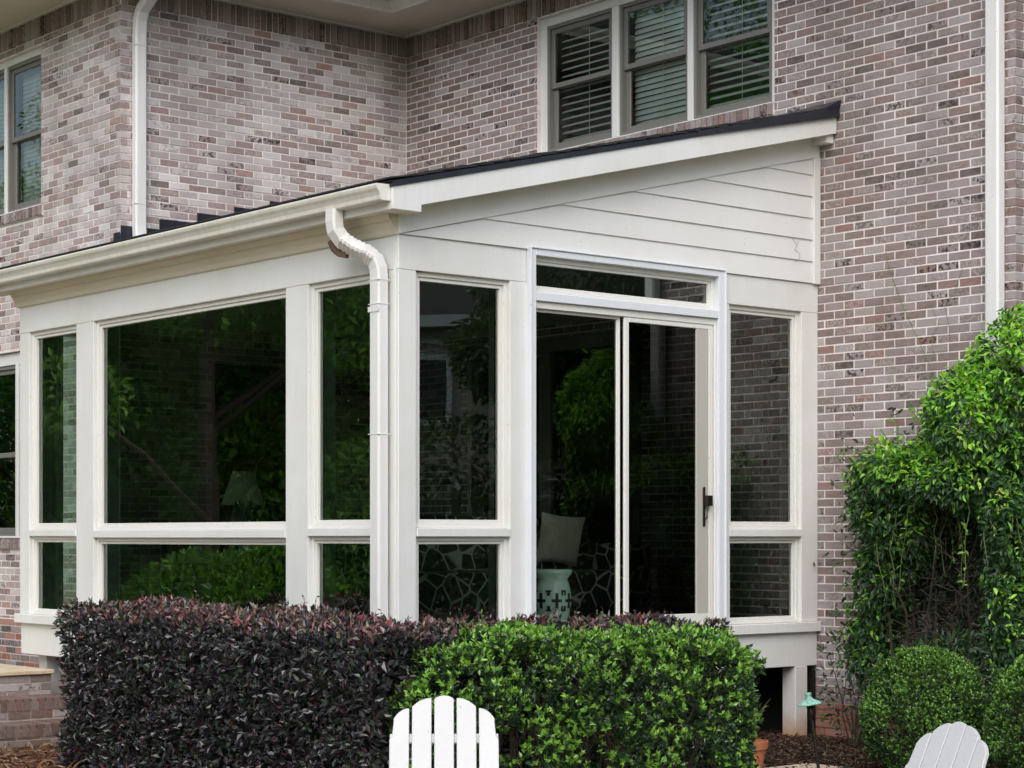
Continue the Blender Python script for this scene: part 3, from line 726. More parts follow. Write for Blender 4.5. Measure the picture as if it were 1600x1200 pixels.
# floor, ceiling, support posts
bx('floor', (X0 + .06, .06, .845), (-.06, 4.160, .905), 'floor', 0); 
bx('ceiling', (XB + .02, TH + .001, 3.55), (-TH - .001, 4.160, 3.60), 'ceiling', 0)
bx('ceiling', (X0 + TH, TH + .001, 3.552), (XB + .019, YA - .125, 3.60), 'ceiling', 0)
for px_, py_ in ((-.142, 3.91), (-.142, .2), (-2.8, .1), (-5.42, .1)):
    MB().box((px_, py_, gz(px_, py_) - .1), (px_ + .14, py_ + .14, .572)).build('support_post', 'post', SUNR, .004)
MB().box((-.75, .3, -.1), (-.73, 4.13, .56)).build('crawl_shade_panel', 'void', SUNR); MB().box((-.75, 4.14, -.1), (-.01, 4.155, .56)).build('crawl_shade_panel', 'void', SUNR); MB().box((-.73, .44, .002), (-.16, 4.13, .008)).build('crawl_shade_panel', 'void', SUNR); MB().box((-5.3, .42, -.3), (-.21, .44, .56)).build('crawl_shade_panel', 'black', SUNR)  # black panels added below the floor so the crawl space reads as deep shade
# french doors from the house into the sunroom (seen dimly through the glass)
m = MB(); m.box((-2.6, YC - .03, .92), (-2.04, YC + .02, 3.42)) if False else None
m.box((-2.16, YC - .03, .906), (-2.05, YC + .1, 3.42)); m.box((-4.71, YC - .03, .906), (-4.6, YC + .1, 3.42)); m.box((-4.6, YC - .03, 3.30), (-2.16, YC + .1, 3.42)); m.box((-3.46, YC + .02, .906), (-3.30, YC + .08, 3.30))
fd = m.build('french_door', 'taupe', HOUSE, .004)
g = MB(); g.add([(-4.6, YC + .05, .92), (-2.16, YC + .05, .92), (-2.16, YC + .05, 3.3), (-4.6, YC + .05, 3.3)], [(0, 1, 2, 3)]); g.build('pane', 'oldglass', fd)
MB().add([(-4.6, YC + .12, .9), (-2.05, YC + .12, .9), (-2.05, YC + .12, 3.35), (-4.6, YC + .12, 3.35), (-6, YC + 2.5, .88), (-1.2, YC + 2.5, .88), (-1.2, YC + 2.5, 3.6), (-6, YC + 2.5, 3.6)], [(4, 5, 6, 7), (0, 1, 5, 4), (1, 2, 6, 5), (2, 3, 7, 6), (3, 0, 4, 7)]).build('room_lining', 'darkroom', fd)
m = MB(); m.box((XB - .10, 1.9, .906), (XB + .03, 2.0 + .13, 3.22)); m.box((XB - .1, 3.05, .906), (XB + .03, 3.15, 3.22)); m.box((XB - .1, 2.13, 3.1), (XB + .03, 3.05, 3.22)); dd = m.build('side_door_casing', 'wood', HOUSE, .004)
MB().box((XB - .10, 2.13, .906), (XB - .06, 3.05, 3.1)).build('door_leaf', 'wood', dd)

# ------------------------------------------------------------------ brick steps with a landing
STEP = empty('brick_steps', (-4.94, -.9, gz(-5, -1)), 'stained brick steps with a pale slab landing beside the pine straw', 'steps')
def stepchild(o): return child(o, STEP)
yL0, yL1 = -2.2, .0
ST = Vector(STEP.location)
stepchild(MB().box((-7.2, yL0, .425), (-4.915, yL1 - .005, .462)).build('landing_slab', 'stone', None, .006))
stepchild(MB().box((-7.15, yL0 + .02, -.3), (-4.948, yL1 - .02, .424)).build('landing_core', 'mortar_grey'))
stepchild(MB().box((-4.948, yL0 + .02, -.3), (-4.622, yL1 + .03, .222)).build('tread_core', 'mortar_grey'))
stepchild(MB().box((-4.622, yL0 + .02, -.3), (-4.302, yL1 + .06, .036)).build('tread_core', 'mortar_grey'))
NX = Vector((1, 0, 0))
def face_course(x, z, y1, off_):
    y = y1 - off_
    first = True
    while y > yL0 + .05:
        ln = BL if not first or not off_ else BL
        y0 = max(y - BL, yL0); c = Vector(((x + random.uniform(-.002, .002)), (y + y0) / 2, z)) - ST
        brick_obj('brick', STEP, c, None, NX, y - y0 - JT, .06, BH, me=ME_STEP if (z < .2 and random.random() < .6) else ME_BRICK); y = y0; first = False
    if off_: 
        c = Vector((x, y1 - off_ / 2, z)) - ST; brick_obj('brick', STEP, c, None, NX, off_ - JT, .06, BH, me=ME_STEP)
for k, z in enumerate((.39, .32, .26)): face_course(-4.942, z, yL1 - .02, (k % 2) * BL / 2)
def tread(x, z, y1):
    y = y1
    while y > yL0 + .05:
        # rowlock brick on edge: its top and its nose show
        c = Vector((x + random.uniform(-.004, .003), y - CH / 2, z - .052)) - ST
        brick_obj('tread_brick', STEP, c, None, NX, CH - JT, .335, .104, me=ME_STEP); y -= CH
tread(-4.610, .255, yL1 + .03); tread(-4.290, .068, yL1 + .06)
face_course(-4.616, .115, yL1 + .03, 0); face_course(-4.296, -.022, yL1 + .06, BL / 2); face_course(-4.296, -.09, yL1 + .06, 0)

# ------------------------------------------------------------------ patio
m = MB(); t = NT('flagstone'); P = t.pos(); t.bump(t.noise(25, 5, .65, P), .4, .01)
M['flag'] = t.set(t.mix(t.ramp(t.noise(3.5, 5, .6, P), [(.3, 0.), (.7, 1.)]), lin(205, 188, 166), lin(178, 160, 138)), .85, .2)
PAT = tag(MB().box((1.35, -9, -.05), (14, 2.55, .012)).build('patio', 'mortar'), kind='structure')
tag(MB().box((-9, -12, -.2), (1.349, -2.6, .004)).build('bounce_terrace', 'flag'), 'pale stone sheet added unseen to bounce light under the eaves', kind='structure')  # unseen stone surface added to throw light up at the front soffits
xs = [1.36 + .62 * i for i in range(14)]; k = 0
for i, x in enumerate(xs):
    y = 2.54
    while y > -6:
        h = random.choice((.45, .6, .75))
        MB().box((x + .006, y - h + .006, -.02), (x + .614, y - .006, .026 + random.uniform(-.003, .003))).build('flagstone', 'flag', PAT, .006); y -= h
tag(MB().box((1.78, 1.55, .031), (2.75, 2.45, .043)).build('doormat', 'mat', None, .004), 'black rubber mat lying on the flagstones near the path light', 'mat')

# ------------------------------------------------------------------ foliage
def unit(a): return a / np.maximum(np.linalg.norm(a, axis=-1, keepdims=True), 1e-9)
LEAF_D = (np.array([(0, 0, 0), (.45, .5, .10), (1, 0, -.06), (.45, -.5, .10)]), np.array([(0, 2, 1), (0, 3, 2)]))
LEAF_O = (np.array([(0, 0, 0), (.28, .42, .08), (.65, .40, .07), (1, 0, -.10), (.65, -.40, .07), (.28, -.42, .08), (.5, 0, .0)]),
          np.array([(0, 6, 1), (1, 6, 2), (2, 6, 3), (3, 6, 4), (4, 6, 5), (5, 6, 0)]))
def leaves(name, P, A, U, L, Wd, C, mat, parent, tpl=LEAF_D, stuff=True):
    """P base points, A leaf axis, U leaf upper side, L lengths, Wd widths, C colours -> one joined mesh"""
    T, F = tpl; N = len(P); A = unit(A); S = unit(np.cross(A, U)); U = np.cross(S, A)
    V = P[:, None] + T[None, :, 0:1] * L[:, None, None] * A[:, None] + T[None, :, 1:2] * Wd[:, None, None] * S[:, None] + T[None, :, 2:3] * L[:, None, None] * U[:, None]
    I = (np.arange(N)[:, None, None] * len(T) + F[None]).reshape(-1, 3)
    cc = np.repeat(np.concatenate([C, np.ones((N, 1))], 1), len(T), 0)
    o = mesh_np(name, V.reshape(-1, 3), None, mat, parent, col=cc, tris=I)
    if stuff: o['kind'] = 'stuff'
    return o
def wob(P, f, seed):
    r = np.random.default_rng(seed); v = 0
    for i in range(4):
        k = unit(r.normal(size=3)) * f * (1 + .35 * i); v = v + np.sin(P @ k + r.uniform(0, 6.28)) / (1 + .3 * i)
    return v / 2.2
def box_sdf(P, c, h, r):
    q = np.abs(P - np.array(c)) - (np.array(h) - r)
    return np.linalg.norm(np.maximum(q, 0), axis=1) + np.minimum(q.max(1), 0) - r
def ell_sdf(P, c, h):
    q = (P - np.array(c)) / np.array(h); k = np.linalg.norm(q, axis=1); return (k - 1) * min(h)
def sample(sdf, lo, hi, n, depth, pw=1.0, maxd=.5, flt=None):
    """n points near the surface inside sdf < 0, thinning out exponentially inwards; returns points, outward normals"""
    out = []; lo = np.array(lo, float); hi = np.array(hi, float); got = 0
    while got < n:
        P = rng.uniform(lo, hi, (n * 4, 3)); d = sdf(P)
        k = (d < 0) & (d > -maxd) & (rng.random(len(P)) < np.exp(d / depth)); P = P[k]
        if flt is not None: P = P[flt(P)]
        out.append(P); got += len(P)
    P = np.concatenate(out)[:n]; e = .01; g = np.stack([sdf(P + np.eye(3)[i] * e) - sdf(P - np.eye(3)[i] * e) for i in range(3)], 1)
    return P, unit(g)
def palette(n, cols, wts):
    w = np.array(wts, float); k = rng.choice(len(cols), n, p=w / w.sum()); c = np.array(cols)[k]
    return np.clip(c * rng.uniform(.72, 1.3, (n, 1)) * rng.uniform(.9, 1.1, (n, 3)), 0, 1)
def in_frame(P, m=60):
    d = P - np.array(CPOS); z = d @ np.array(FWD); x = 800 + 3120 * (d @ np.array(RGT)) / z; y = 838 - 3120 * d[:, 2] / z
    return (x > -m) & (x < 1600 + m) & (y > -m) & (y < 1200 + m)
def twigs(name, parent, base, tips, mat='twig', r=.008):
    m = MB()
    for b, t in zip(base, tips):
        b = Vector(b); t = Vector(t); mid = (b + t) / 2 + Vector((random.uniform(-.06, .06), random.uniform(-.06, .06), random.uniform(-.02, .06)))
        m.tube([b, mid, t], [r, r * .7, r * .3], 5, False)
    return m.build(name, mat, parent)

# ---- purple hedge: one clipped hedge that turns the corner of the sunroom
HP = empty('purple_hedge', (-.4, -.7, -.03), 'clipped dark purple-leaved hedge along the sunroom corner', 'hedge')
def sdf_p(P):
    z = P[:, 2]; a = box_sdf(P - np.stack([0 * z, 0 * z, -.018 * (P[:, 0] + 2.4)], 1), (-.50, -.72, .48), (2.02, .50, .62), .13); b = box_sdf(P, (.75, .55, .44), (.45, 1.45, .57), .13)
    d = np.minimum(a, b); return d + .035 * wob(P, 9, 1) + .028 * wob(P, 23, 2) + .02 * wob(P, 51, 3)
lo, hi = (-2.7, -1.4, -.1), (1.4, 2.95, 1.25)
N = 60000; P, G = sample(sdf_p, lo, hi, N, .055, flt=lambda p: in_frame(p, 120) & (wob(p, 14, 5) + .9 * wob(p, 33, 6) > -.95))
A = unit(G * .55 + rng.normal(0, .55, (N, 3)) + np.array((0, 0, .15))); U = unit(G * .7 + rng.normal(0, .45, (N, 3)) + np.array((0, 0, .55)))
C = palette(N, [(.022, .018, .024), (.032, .026, .034), (.022, .034, .022), (.05, .046, .056), (.055, .02, .028), (.035, .05, .03)], [26, 22, 20, 12, 8, 12])
top = (P[:, 2] > 1.0 + .05 * wob(P, 11, 8)) & (G[:, 2] > .2)
new = top & (rng.random(N) < .62)
C[new] = palette(new.sum(), [(.17, .06, .072), (.14, .08, .07), (.21, .12, .12), (.12, .12, .065), (.24, .06, .07)], [24, 26, 18, 24, 5])
rd = rng.random(N) < .003; C[rd] = (.18, .025, .03)
child(leaves('foliage', P, A, U, rng.uniform(.036, .062, N), rng.uniform(.020, .032, N), C, 'gloss_leaf', HP), HP)
nf = 26000; Pf, Gf = sample(lambda p: sdf_p(p) + .035, lo, hi, nf, .22, maxd=.4, flt=lambda p: in_frame(p, 120)); Lf = rng.uniform(.05, .075, nf)
child(leaves('inner_foliage', Pf, Gf * .4 + rng.normal(0, .6, (nf, 3)), Gf * .6 + rng.normal(0, .5, (nf, 3)) + np.array((0, 0, .4)), Lf, Lf * .6, palette(nf, [(.022, .018, .024), (.032, .026, .034), (.022, .034, .022)], [3, 2, 2]), 'gloss_leaf', HP), HP)
# whippy new shoots standing above the clipped top
n = 130; Ps, Gs = sample(sdf_p, (-2.6, -1.3, .98), (1.3, 2.8, 1.2), n, .02)
m = MB(); PP = []; AA = []
for p in Ps:
    h = random.uniform(.03, .10); q = Vector(p) + Vector((random.uniform(-.02, .02), random.uniform(-.02, .02), h)); m.tube([p, q], .0018, 4, False)
    for j in range(5): PP.append(np.array(p) + (np.array(q) - p) * (j + 1) / 5); AA.append(rng.normal(0, .6, 3) + (0, 0, .5))
child(tag(m.build('shoots', 'twig', HP), kind='stuff'), HP); PP = np.array(PP); n = len(PP)
child(leaves('shoot_leaves', PP, np.array(AA), rng.normal(0, .4, (n, 3)) + (0, 0, .8), rng.uniform(.02, .035, n), rng.uniform(.010, .018, n), palette(n, [(.13, .04, .05), (.05, .035, .04), (.07, .07, .045)], [3, 4, 2]), 'gloss_leaf', HP), HP)
bs = []; tp = []
for i in range(70):
    if i < 45: b = (random.uniform(-2.2, 1.2), random.uniform(-.85, -.6), -.1)
    else: b = (random.uniform(.6, .9), random.uniform(-.5, 2.6), -.1)
    bs.append(b); tp.append((b[0] + random.uniform(-.35, .35), b[1] + random.uniform(-.4, .35), random.uniform(.4, .95)))
child(twigs('branches', HP, bs, tp, r=.012), HP)

# ---- sprig-built shrubs: a shoot with leaves round it, bright young tip on older leaves
def sprigs(name, parent, P, G, nl, ll, lw, young, old, fy, mat, spread=.75, length=.05, tpl=LEAF_D, updir=.45):
    n = len(P); ax = unit(G * .8 + rng.normal(0, .38, (n, 3)) + np.array((0, 0, updir)))
    t = rng.random((n, nl)); t.sort(1); R = unit(rng.normal(size=(n, nl, 3))); R = R - (R * ax[:, None]).sum(2, keepdims=True) * ax[:, None]; R = unit(R)
    base = P[:, None] - ax[:, None] * length * (1 - t)[:, :, None]
    lift = (.35 + .9 * t)[:, :, None]; AA = unit(R * spread + ax[:, None] * lift); UU = ax[:, None] * .8 - R * .5 + rng.normal(0, .15, (n, nl, 3))
    y = (rng.random(n) < fy)[:, None] & (t > .35)
    C = palette(n * nl, old[0], old[1]); yc = palette(n * nl, young[0], young[1]); C[y.ravel()] = yc[y.ravel()]
    L = rng.uniform(.75, 1.2, n * nl) * ll; return leaves(name, base.reshape(-1, 3), AA.reshape(-1, 3), UU.reshape(-1, 3), L, L * lw / ll, C, mat, parent, tpl)
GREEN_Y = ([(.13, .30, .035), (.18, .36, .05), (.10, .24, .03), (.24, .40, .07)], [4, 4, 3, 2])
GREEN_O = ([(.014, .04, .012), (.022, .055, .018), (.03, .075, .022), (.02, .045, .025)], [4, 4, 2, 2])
HG = empty('green_shrub', (1.75, .0, .0), 'broad clipped shrub with bright green leaf tips in front of the purple hedge', 'shrub')
rt = np.array((RGT.x, RGT.y)); fw = np.array((FWD.x, FWD.y))
def to_local(P, c):
    q = P[:, :2] - np.array(c); return np.stack([q @ rt, q @ fw, P[:, 2]], 1)
def sdf_g(P):
    q = to_local(P, (1.75, .02)); a = box_sdf(q, (.06, .0, .40), (1.0, .52, .62), .27); b = box_sdf(q, (-.55, -.05, .30), (.52, .48, .50), .25)
    return np.minimum(a, b) + .05 * wob(P, 8, 11) + .04 * wob(P, 19, 12) + .022 * wob(P, 45, 13)
N = 8200; P, G = sample(sdf_g, (.3, -1.4, -.05), (3.2, 1.5, 1.2), N, .05, flt=lambda p: in_frame(p, 120) & (wob(p, 13, 15) + .8 * wob(p, 30, 16) > -.55))
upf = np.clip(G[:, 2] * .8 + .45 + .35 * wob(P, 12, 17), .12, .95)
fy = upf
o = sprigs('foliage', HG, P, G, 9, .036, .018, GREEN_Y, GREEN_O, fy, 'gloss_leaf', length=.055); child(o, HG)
ns = 90; Ps, Gs = sample(sdf_g, (.3, -1.4, .2), (3.2, 1.5, 1.2), ns, .02, flt=lambda p: in_frame(p, 120)); m = MB(); PP = []; AA = []
for p, g in zip(Ps, Gs):
    q = p + unit(g * .6 + rng.normal(0, .3, 3) + (0, 0, .6)) * random.uniform(.04, .11); m.tube([tuple(p), tuple(q)], .0018, 4, False)
    for j in range(6): PP.append(p + (q - p) * (j + 1) / 6); AA.append(rng.normal(0, .55, 3) + (0, 0, .6))
child(tag(m.build('shoots', 'stem', HG), kind='stuff'), HG); PP = np.array(PP); n = len(PP)
child(leaves('shoot_leaves', PP, np.array(AA), rng.normal(0, .4, (n, 3)) + (0, 0, .8), rng.uniform(.02, .034, n), rng.uniform(.009, .015, n), palette(n, *GREEN_Y), 'gloss_leaf', HG), HG)
bs = []; tp = []
for i in range(60):
    a = random.uniform(-.6, .6); b = Vector((1.75, .0, -.1)) + RGT * a + FWD * random.uniform(-.15, .15); bs.append(b); tp.append(b + RGT * random.uniform(-.4, .4) + FWD * random.uniform(-.3, .3) + Vector((0, 0, random.uniform(.45, .95))))
child(twigs('branches', HG, bs, tp, r=.012), HG)
# ---- clipped box balls
def boxball(c, h, label, n, seed):
    e = empty('boxwood_ball', (c[0], c[1], 0), label, 'shrub', None)
    f = lambda P: ell_sdf(P, c, h) + .04 * wob(P, 10, seed) + .028 * wob(P, 27, seed + 1) + .012 * wob(P, 70, seed + 2)
    P, G = sample(f, np.array(c) - np.array(h) - .08, np.array(c) + np.array(h) + .08, n, .04, flt=lambda p: (p[:, 2] > .03) & (wob(p, 16, seed + 7) + .8 * wob(p, 38, seed + 8) > -.62))
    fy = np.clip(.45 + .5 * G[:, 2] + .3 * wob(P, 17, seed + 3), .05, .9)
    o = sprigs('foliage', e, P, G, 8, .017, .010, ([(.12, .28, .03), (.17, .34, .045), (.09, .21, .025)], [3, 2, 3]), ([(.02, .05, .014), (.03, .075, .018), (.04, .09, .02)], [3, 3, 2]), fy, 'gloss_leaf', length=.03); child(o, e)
    bs = [(c[0] + random.uniform(-.06, .06), c[1] + random.uniform(-.06, .06), -.05) for _ in range(22)]; tp = [(c[0] + random.uniform(-.6, .6) * h[0], c[1] + random.uniform(-.6, .6) * h[1], c[2] + random.uniform(-.3, .6) * h[2]) for _ in bs]
    child(twigs('branches', e, bs, tp, r=.01), e); return e
boxball((2.28, 2.62, .43), (.41, .41, .46), 'larger rounded boxwood ball beside the path light', 9000, 21)
boxball((2.98, 2.83, .40), (.30, .30, .38), 'smaller yellow-green boxwood ball at the downspout foot', 6000, 31)

# ---- climbing vine over the wall corner: leafy roof above a hollow, drapes at both sides
VN = empty('climbing_vine', (1.3, 4.0, 0), 'large leafy green climbing vine spilling off the brick wall', 'vine')
def at_y(px, py, y):
    """point of the plane y = const seen at a photograph pixel"""
    d = FWD + RGT * ((px - 800) / 3120); z = (y - CPOS.y) / d.y; return (CPOS.x + d.x * z, y, CPOS.z + (838 - py) * z / 3120)
VE = [(1452, 742, 3.78, .36, .36, .28), (1538, 668, 3.78, .42, .36, .40), (1606, 600, 3.84, .34, .30, .46), (1388, 770, 3.84, .24, .28, .30), (1376, 870, 3.92, .20, .20, .50), (1362, 985, 3.95, .16, .18, .40), (1420, 830, 3.85, .22, .2, .22),
      (1596, 800, 3.80, .20, .28, .75), (1600, 985, 3.80, .20, .28, .5), (1500, 740, 3.70, .40, .26, .22)]
VC = [(at_y(a, b, c), (rx, ry, rz)) for a, b, c, rx, ry, rz in VE]
def sdf_v(P):
    return np.minimum.reduce([ell_sdf(P, c, h) for c, h in VC]) + .07 * wob(P, 6, 41) + .06 * wob(P, 15, 42) + .04 * wob(P, 37, 43)
def sdf_v_up(P): return sdf_v(P)
YW = YC - .02
nv = 30000; P, G = sample(sdf_v, (.1, 3.2, .15), (2.75, YC + .3, 3.45), nv, .06, flt=lambda p: in_frame(p, 120) & (wob(p, 10, 45) + .8 * wob(p, 24, 46) > -.85) & ((p[:, 1] < YW) | (p[:, 0] > XE + .03)))
isup = np.clip(.15 + .8 * G[:, 2] + .45 * (P[:, 2] > 2.1 + .15 * wob(P, 5, 49)), .05, .95); isup = np.where(G[:, 0] < -.15, isup * np.clip((P[:, 2] - 1.6) / 1.5, .05, .7), isup); yg = rng.random(nv) < isup  # leaves facing the sunroom mostly take dark colours: shade put into the foliage
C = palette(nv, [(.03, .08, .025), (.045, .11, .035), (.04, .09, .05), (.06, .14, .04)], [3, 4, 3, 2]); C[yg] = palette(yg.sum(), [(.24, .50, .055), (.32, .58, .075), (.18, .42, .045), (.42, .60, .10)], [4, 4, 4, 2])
A = unit(G * .5 + rng.normal(0, .5, (nv, 3)) + np.array((0, 0, -.35))); U = unit(G * .6 + rng.normal(0, .35, (nv, 3)) + np.array((0, -.2, .8)))
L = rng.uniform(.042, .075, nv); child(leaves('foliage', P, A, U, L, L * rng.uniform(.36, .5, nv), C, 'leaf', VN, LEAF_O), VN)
# loose sprays at the edge, trailing strands below, wall shoots
m = MB(); PP = []; AA = []; CC = []
def strand(pts, dens, ll, cols, r=.003, down=-.3):
    m.tube(pts, r, 4, False)
    for a, b in zip(pts, pts[1:]):
        a = np.array(a, float); b = np.array(b, float); k = max(1, int(np.linalg.norm(b - a) * dens))
        for i in range(k): PP.append((a + (b - a) * rng.random(), ll * rng.uniform(.7, 1.25))); AA.append(unit(rng.normal(0, .6, 3)) + (0, -.3, down)); CC.append(palette(1, *cols)[0])
YV = ([(.14, .34, .035), (.20, .40, .05), (.28, .42, .06)], [4, 4, 1]); OV = ([(.02, .055, .02), (.035, .08, .025), (.05, .11, .03)], [3, 3, 2])
for i in range(34):
    x, y, z = at_y(random.uniform(1370, 1640), random.uniform(740, 800), random.uniform(3.5, 4.0)); L_ = random.uniform(.2, .8)
    pts = [(x, y, z)]
    for j in range(5): pts.append((pts[-1][0] + random.uniform(-.05, .05), pts[-1][1] + random.uniform(-.04, .03), pts[-1][2] - L_ / 5))
    strand(pts, 26, .05, OV if random.random() < .6 else YV)
for i in range(40):
    pp = at_y(random.uniform(1340, 1372), random.uniform(690, 1050), 4.05); pts = [pp]
    for j in range(3): pts.append((pts[-1][0] - random.uniform(.02, .09), min(pts[-1][1] + random.uniform(-.06, .03), 4.14), pts[-1][2] + random.uniform(-.10, .08)))
    strand(pts, 30, .05, YV if random.random() < .4 else OV)
for i in range(60):
    t = random.random(); pts = [at_y(1375 + 240 * t, 700 - 175 * t + random.uniform(-5, 50), random.uniform(3.7, 4.1))]
    for j in range(3): pts.append((pts[-1][0] + random.uniform(-.08, .05), pts[-1][1] + random.uniform(-.03, .02), pts[-1][2] + random.uniform(.0, .09)))
    strand(pts, 34, .055, YV)
strand([(1.18, 4.12, 2.85), (1.05, 4.15, 3.05), (.92, 4.15, 3.28), (.82, 4.155, 3.48), (.74, 4.155, 3.66), (.70, 4.155, 3.82)], 6, .022, YV, .0025, .1)
strand([(1.35, 4.12, 2.95), (1.32, 4.15, 3.15), (1.27, 4.155, 3.32), (1.36, 4.155, 3.42), (1.44, 4.155, 3.6)], 8, .022, YV, .002, .1)
strand([(1.2, 4.12, 2.95), (1.15, 4.15, 3.1), (1.22, 4.155, 3.2), (1.12, 4.155, 3.38)], 5, .022, YV, .002, .1)
child(m.build('trailing_stems', 'stem', VN), VN)
n = len(PP); Lp = np.array([q[1] for q in PP]); child(leaves('trailing_leaves', np.array([q[0] for q in PP]), np.array(AA), rng.normal(0, .4, (n, 3)) + np.array((0, -.3, .7)), Lp, Lp * .45, np.array(CC), 'leaf', VN, LEAF_O), VN)
m = MB()
for i in range(6):   # woody stems inside the hollow
    b = Vector(at_y(random.uniform(1390, 1600), 1150, random.uniform(3.7, 4.05))); b.z = -.05; pts = [b]
    for j in range(6): pts.append(pts[-1] + Vector((random.uniform(-.14, .14), random.uniform(-.09, .07), .36)))
    for p in pts: p.y = min(p.y, YC - .05)
    m.tube(pts, [.014 - .0018 * j for j in range(7)], 5, False)
for i in range(150):
    p = Vector(at_y(random.uniform(1380, 1600), random.uniform(760, 1000), random.uniform(3.6, 4.0))); q = p + Vector((random.uniform(-.35, .35), random.uniform(-.12, .12), random.uniform(-.2, .2))); m.tube([p, (p + q) / 2 + Vector((0, 0, random.uniform(-.06, .06))), q], [.004, .003, .0015], 4, False)
child(m.build('woody_stems', 'twig', VN), VN)
n = 4200; c = at_y(1475, 880, 4.06); P = np.array(c) + rng.normal(0, 1, (n, 3)) * (.36, .035, .42); P[:, 1] = np.minimum(P[:, 1], YC - .03); P = P[P[:, 2] > .05]; n = len(P); L = rng.uniform(.04, .07, n)
child(leaves('inner_leaves', P, rng.normal(0, .6, (n, 3)) + np.array((0, -.2, -.4)), rng.normal(0, .5, (n, 3)) + np.array((0, -.8, .4)), L, L * .42, palette(n, [(.018, .04, .018), (.03, .055, .02), (.05, .045, .025)], [3, 2, 1]), 'leaf', VN, LEAF_O), VN)
# low dark shrubs at the wall foot between the vine and box balls
def lowshrub(c, h, label, n, seed):
    e = empty('wall_shrub', (c[0], c[1], 0), label, 'shrub')
    f = lambda P: ell_sdf(P, c, h) + .05 * wob(P, 11, seed) + .03 * wob(P, 27, seed + 1)
    P, G = sample(f, np.array(c) - np.array(h) - .1, np.array(c) + np.array(h) + .1, n, .06, flt=lambda p: (p[:, 2] > .03) & (p[:, 1] < YW))
    A = unit(G * .6 + rng.normal(0, .5, (n, 3))); U = unit(G * .5 + rng.normal(0, .4, (n, 3)) + np.array((0, 0, .6))); L = rng.uniform(.04, .065, n)
    child(leaves('foliage', P, A, U, L, L * .42, palette(n, [(.018, .045, .02), (.028, .06, .03), (.04, .09, .03), (.09, .16, .03)], [4, 4, 2, 1]), 'leaf', e, LEAF_O), e)
    bs = [(c[0] + random.uniform(-.05, .05), c[1] + random.uniform(-.05, .05), -.04) for _ in range(14)]; tp = [(c[0] + random.uniform(-.7, .7) * h[0], min(c[1] + random.uniform(-.7, .7) * h[1], YW), c[2] + random.uniform(-.3, .7) * h[2]) for _ in bs]
    child(twigs('branches', e, bs, tp, r=.007), e)
lowshrub((.78, 3.72, .48), (.30, .28, .42), 'sparse leafy shrub at the stained wall foot behind the lamp', 420, 51)
lowshrub((1.85, 3.45, .45), (.42, .35, .45), 'dark shrub in the hollow under the vine', 2200, 61)

# ---- ground litter
def litter(name, n, area, L, Wd, cols, label, cat=None, flat=.25, dz=.006):
    x = rng.uniform(area[0], area[1], n); y = rng.uniform(area[2], area[3], n); z = np.array([gz(a, b) for a, b in zip(x, y)]) + dz + rng.uniform(0, .018, n)
    P = np.stack([x, y, z], 1); k = in_frame(P, 80); P = P[k]; n = len(P); A = rng.normal(0, 1, (n, 3)) * (1, 1, flat); U = rng.normal(0, .4, (n, 3)) + (0, 0, 1)
    ll = rng.uniform(.6, 1.3, n) * L; o = leaves(name, P, A, U, ll, ll * Wd, palette(n, *cols), 'litter', None); return tag(o, label, cat, kind='stuff')
litter('pine_straw', 45000, (-6.5, -1.2, -2.6, -.2), .11, .014, ([(.15, .075, .045), (.21, .115, .075), (.09, .045, .03), (.30, .21, .14)], [4, 3, 4, 2]), 'loose reddish pine needles strewn over the bed', flat=.12)
litter('bark_mulch', 26000, (-1.0, 3.4, 1.2, 4.1), .04, .35, ([(.035, .022, .016), (.07, .045, .03), (.11, .075, .055), (.16, .12, .09)], [5, 4, 3, 1]), 'dark shredded bark strewn under the shrubs', flat=.3)
# white gravel beside the small box ball
n = 700; gv = []; gf = []; base = np.array([(1, 0, 0), (0, 1, 0), (-1, 0, 0), (0, -1, 0), (0, 0, .8), (0, 0, -.8)]); tri = np.array([(0, 1, 4), (1, 2, 4), (2, 3, 4), (3, 0, 4), (1, 0, 5), (2, 1, 5), (3, 2, 5), (0, 3, 5)])
V = np.zeros((n, 6, 3)); 
for i in range(n):
    c = np.array((rng.uniform(3.0, 4.4), rng.uniform(2.4, 3.2), .022 + rng.uniform(0, .02))); V[i] = c + base * rng.uniform(.012, .03, 3) * rng.uniform(.8, 1.2, (6, 1))
gcol = np.repeat(np.concatenate([palette(n, [(.62, .60, .56), (.5, .47, .43), (.36, .33, .3)], [3, 3, 1]), np.ones((n, 1))], 1), 6, 0)
tag(mesh_np('gravel', V.reshape(-1, 3), None, 'litter', None, col=gcol, tris=(np.arange(n)[:, None, None] * 6 + tri[None]).reshape(-1, 3)), 'pale gravel strip behind the tilted chair', kind='stuff')

# ------------------------------------------------------------------ path light, pot
PL_ = empty('path_light', (1.80, 2.15, .02), 'leaning garden path light with verdigris cap', 'path light')
PL_.rotation_euler = (math.radians(5.5), math.radians(-5.5), 0)
MB().tube([(0, 0, -.03), (0, 0, .30), (0, 0, .44)], [.011, .012, .014], 10).build('stake', 'bronze', PL_)
MB().lathe([(.014, .36), (.021, .40), (.024, .462)], n=14).build('socket', 'bronze', PL_, smooth=True)
MB().lathe([(.080, .462), (.083, .466), (.072, .478), (.050, .489), (.030, .498), (.021, .512)], n=28).build('cap', 'patina', PL_)
MB().lathe([(.019, .512), (.019, .527), (.022, .528), (.022, .54), (.019, .543)], n=16).build('finial', 'patina', PL_)
POT = empty('flower_pot', (1.50, 1.80, .025), 'terracotta flower pot half hidden by the green shrub', 'pot')
MB().lathe([(.075, 0), (.105, .16), (.118, .162), (.124, .215), (.112, .217), (.108, .18), (.02, .17)], n=28).build('pot', 'terra', POT)
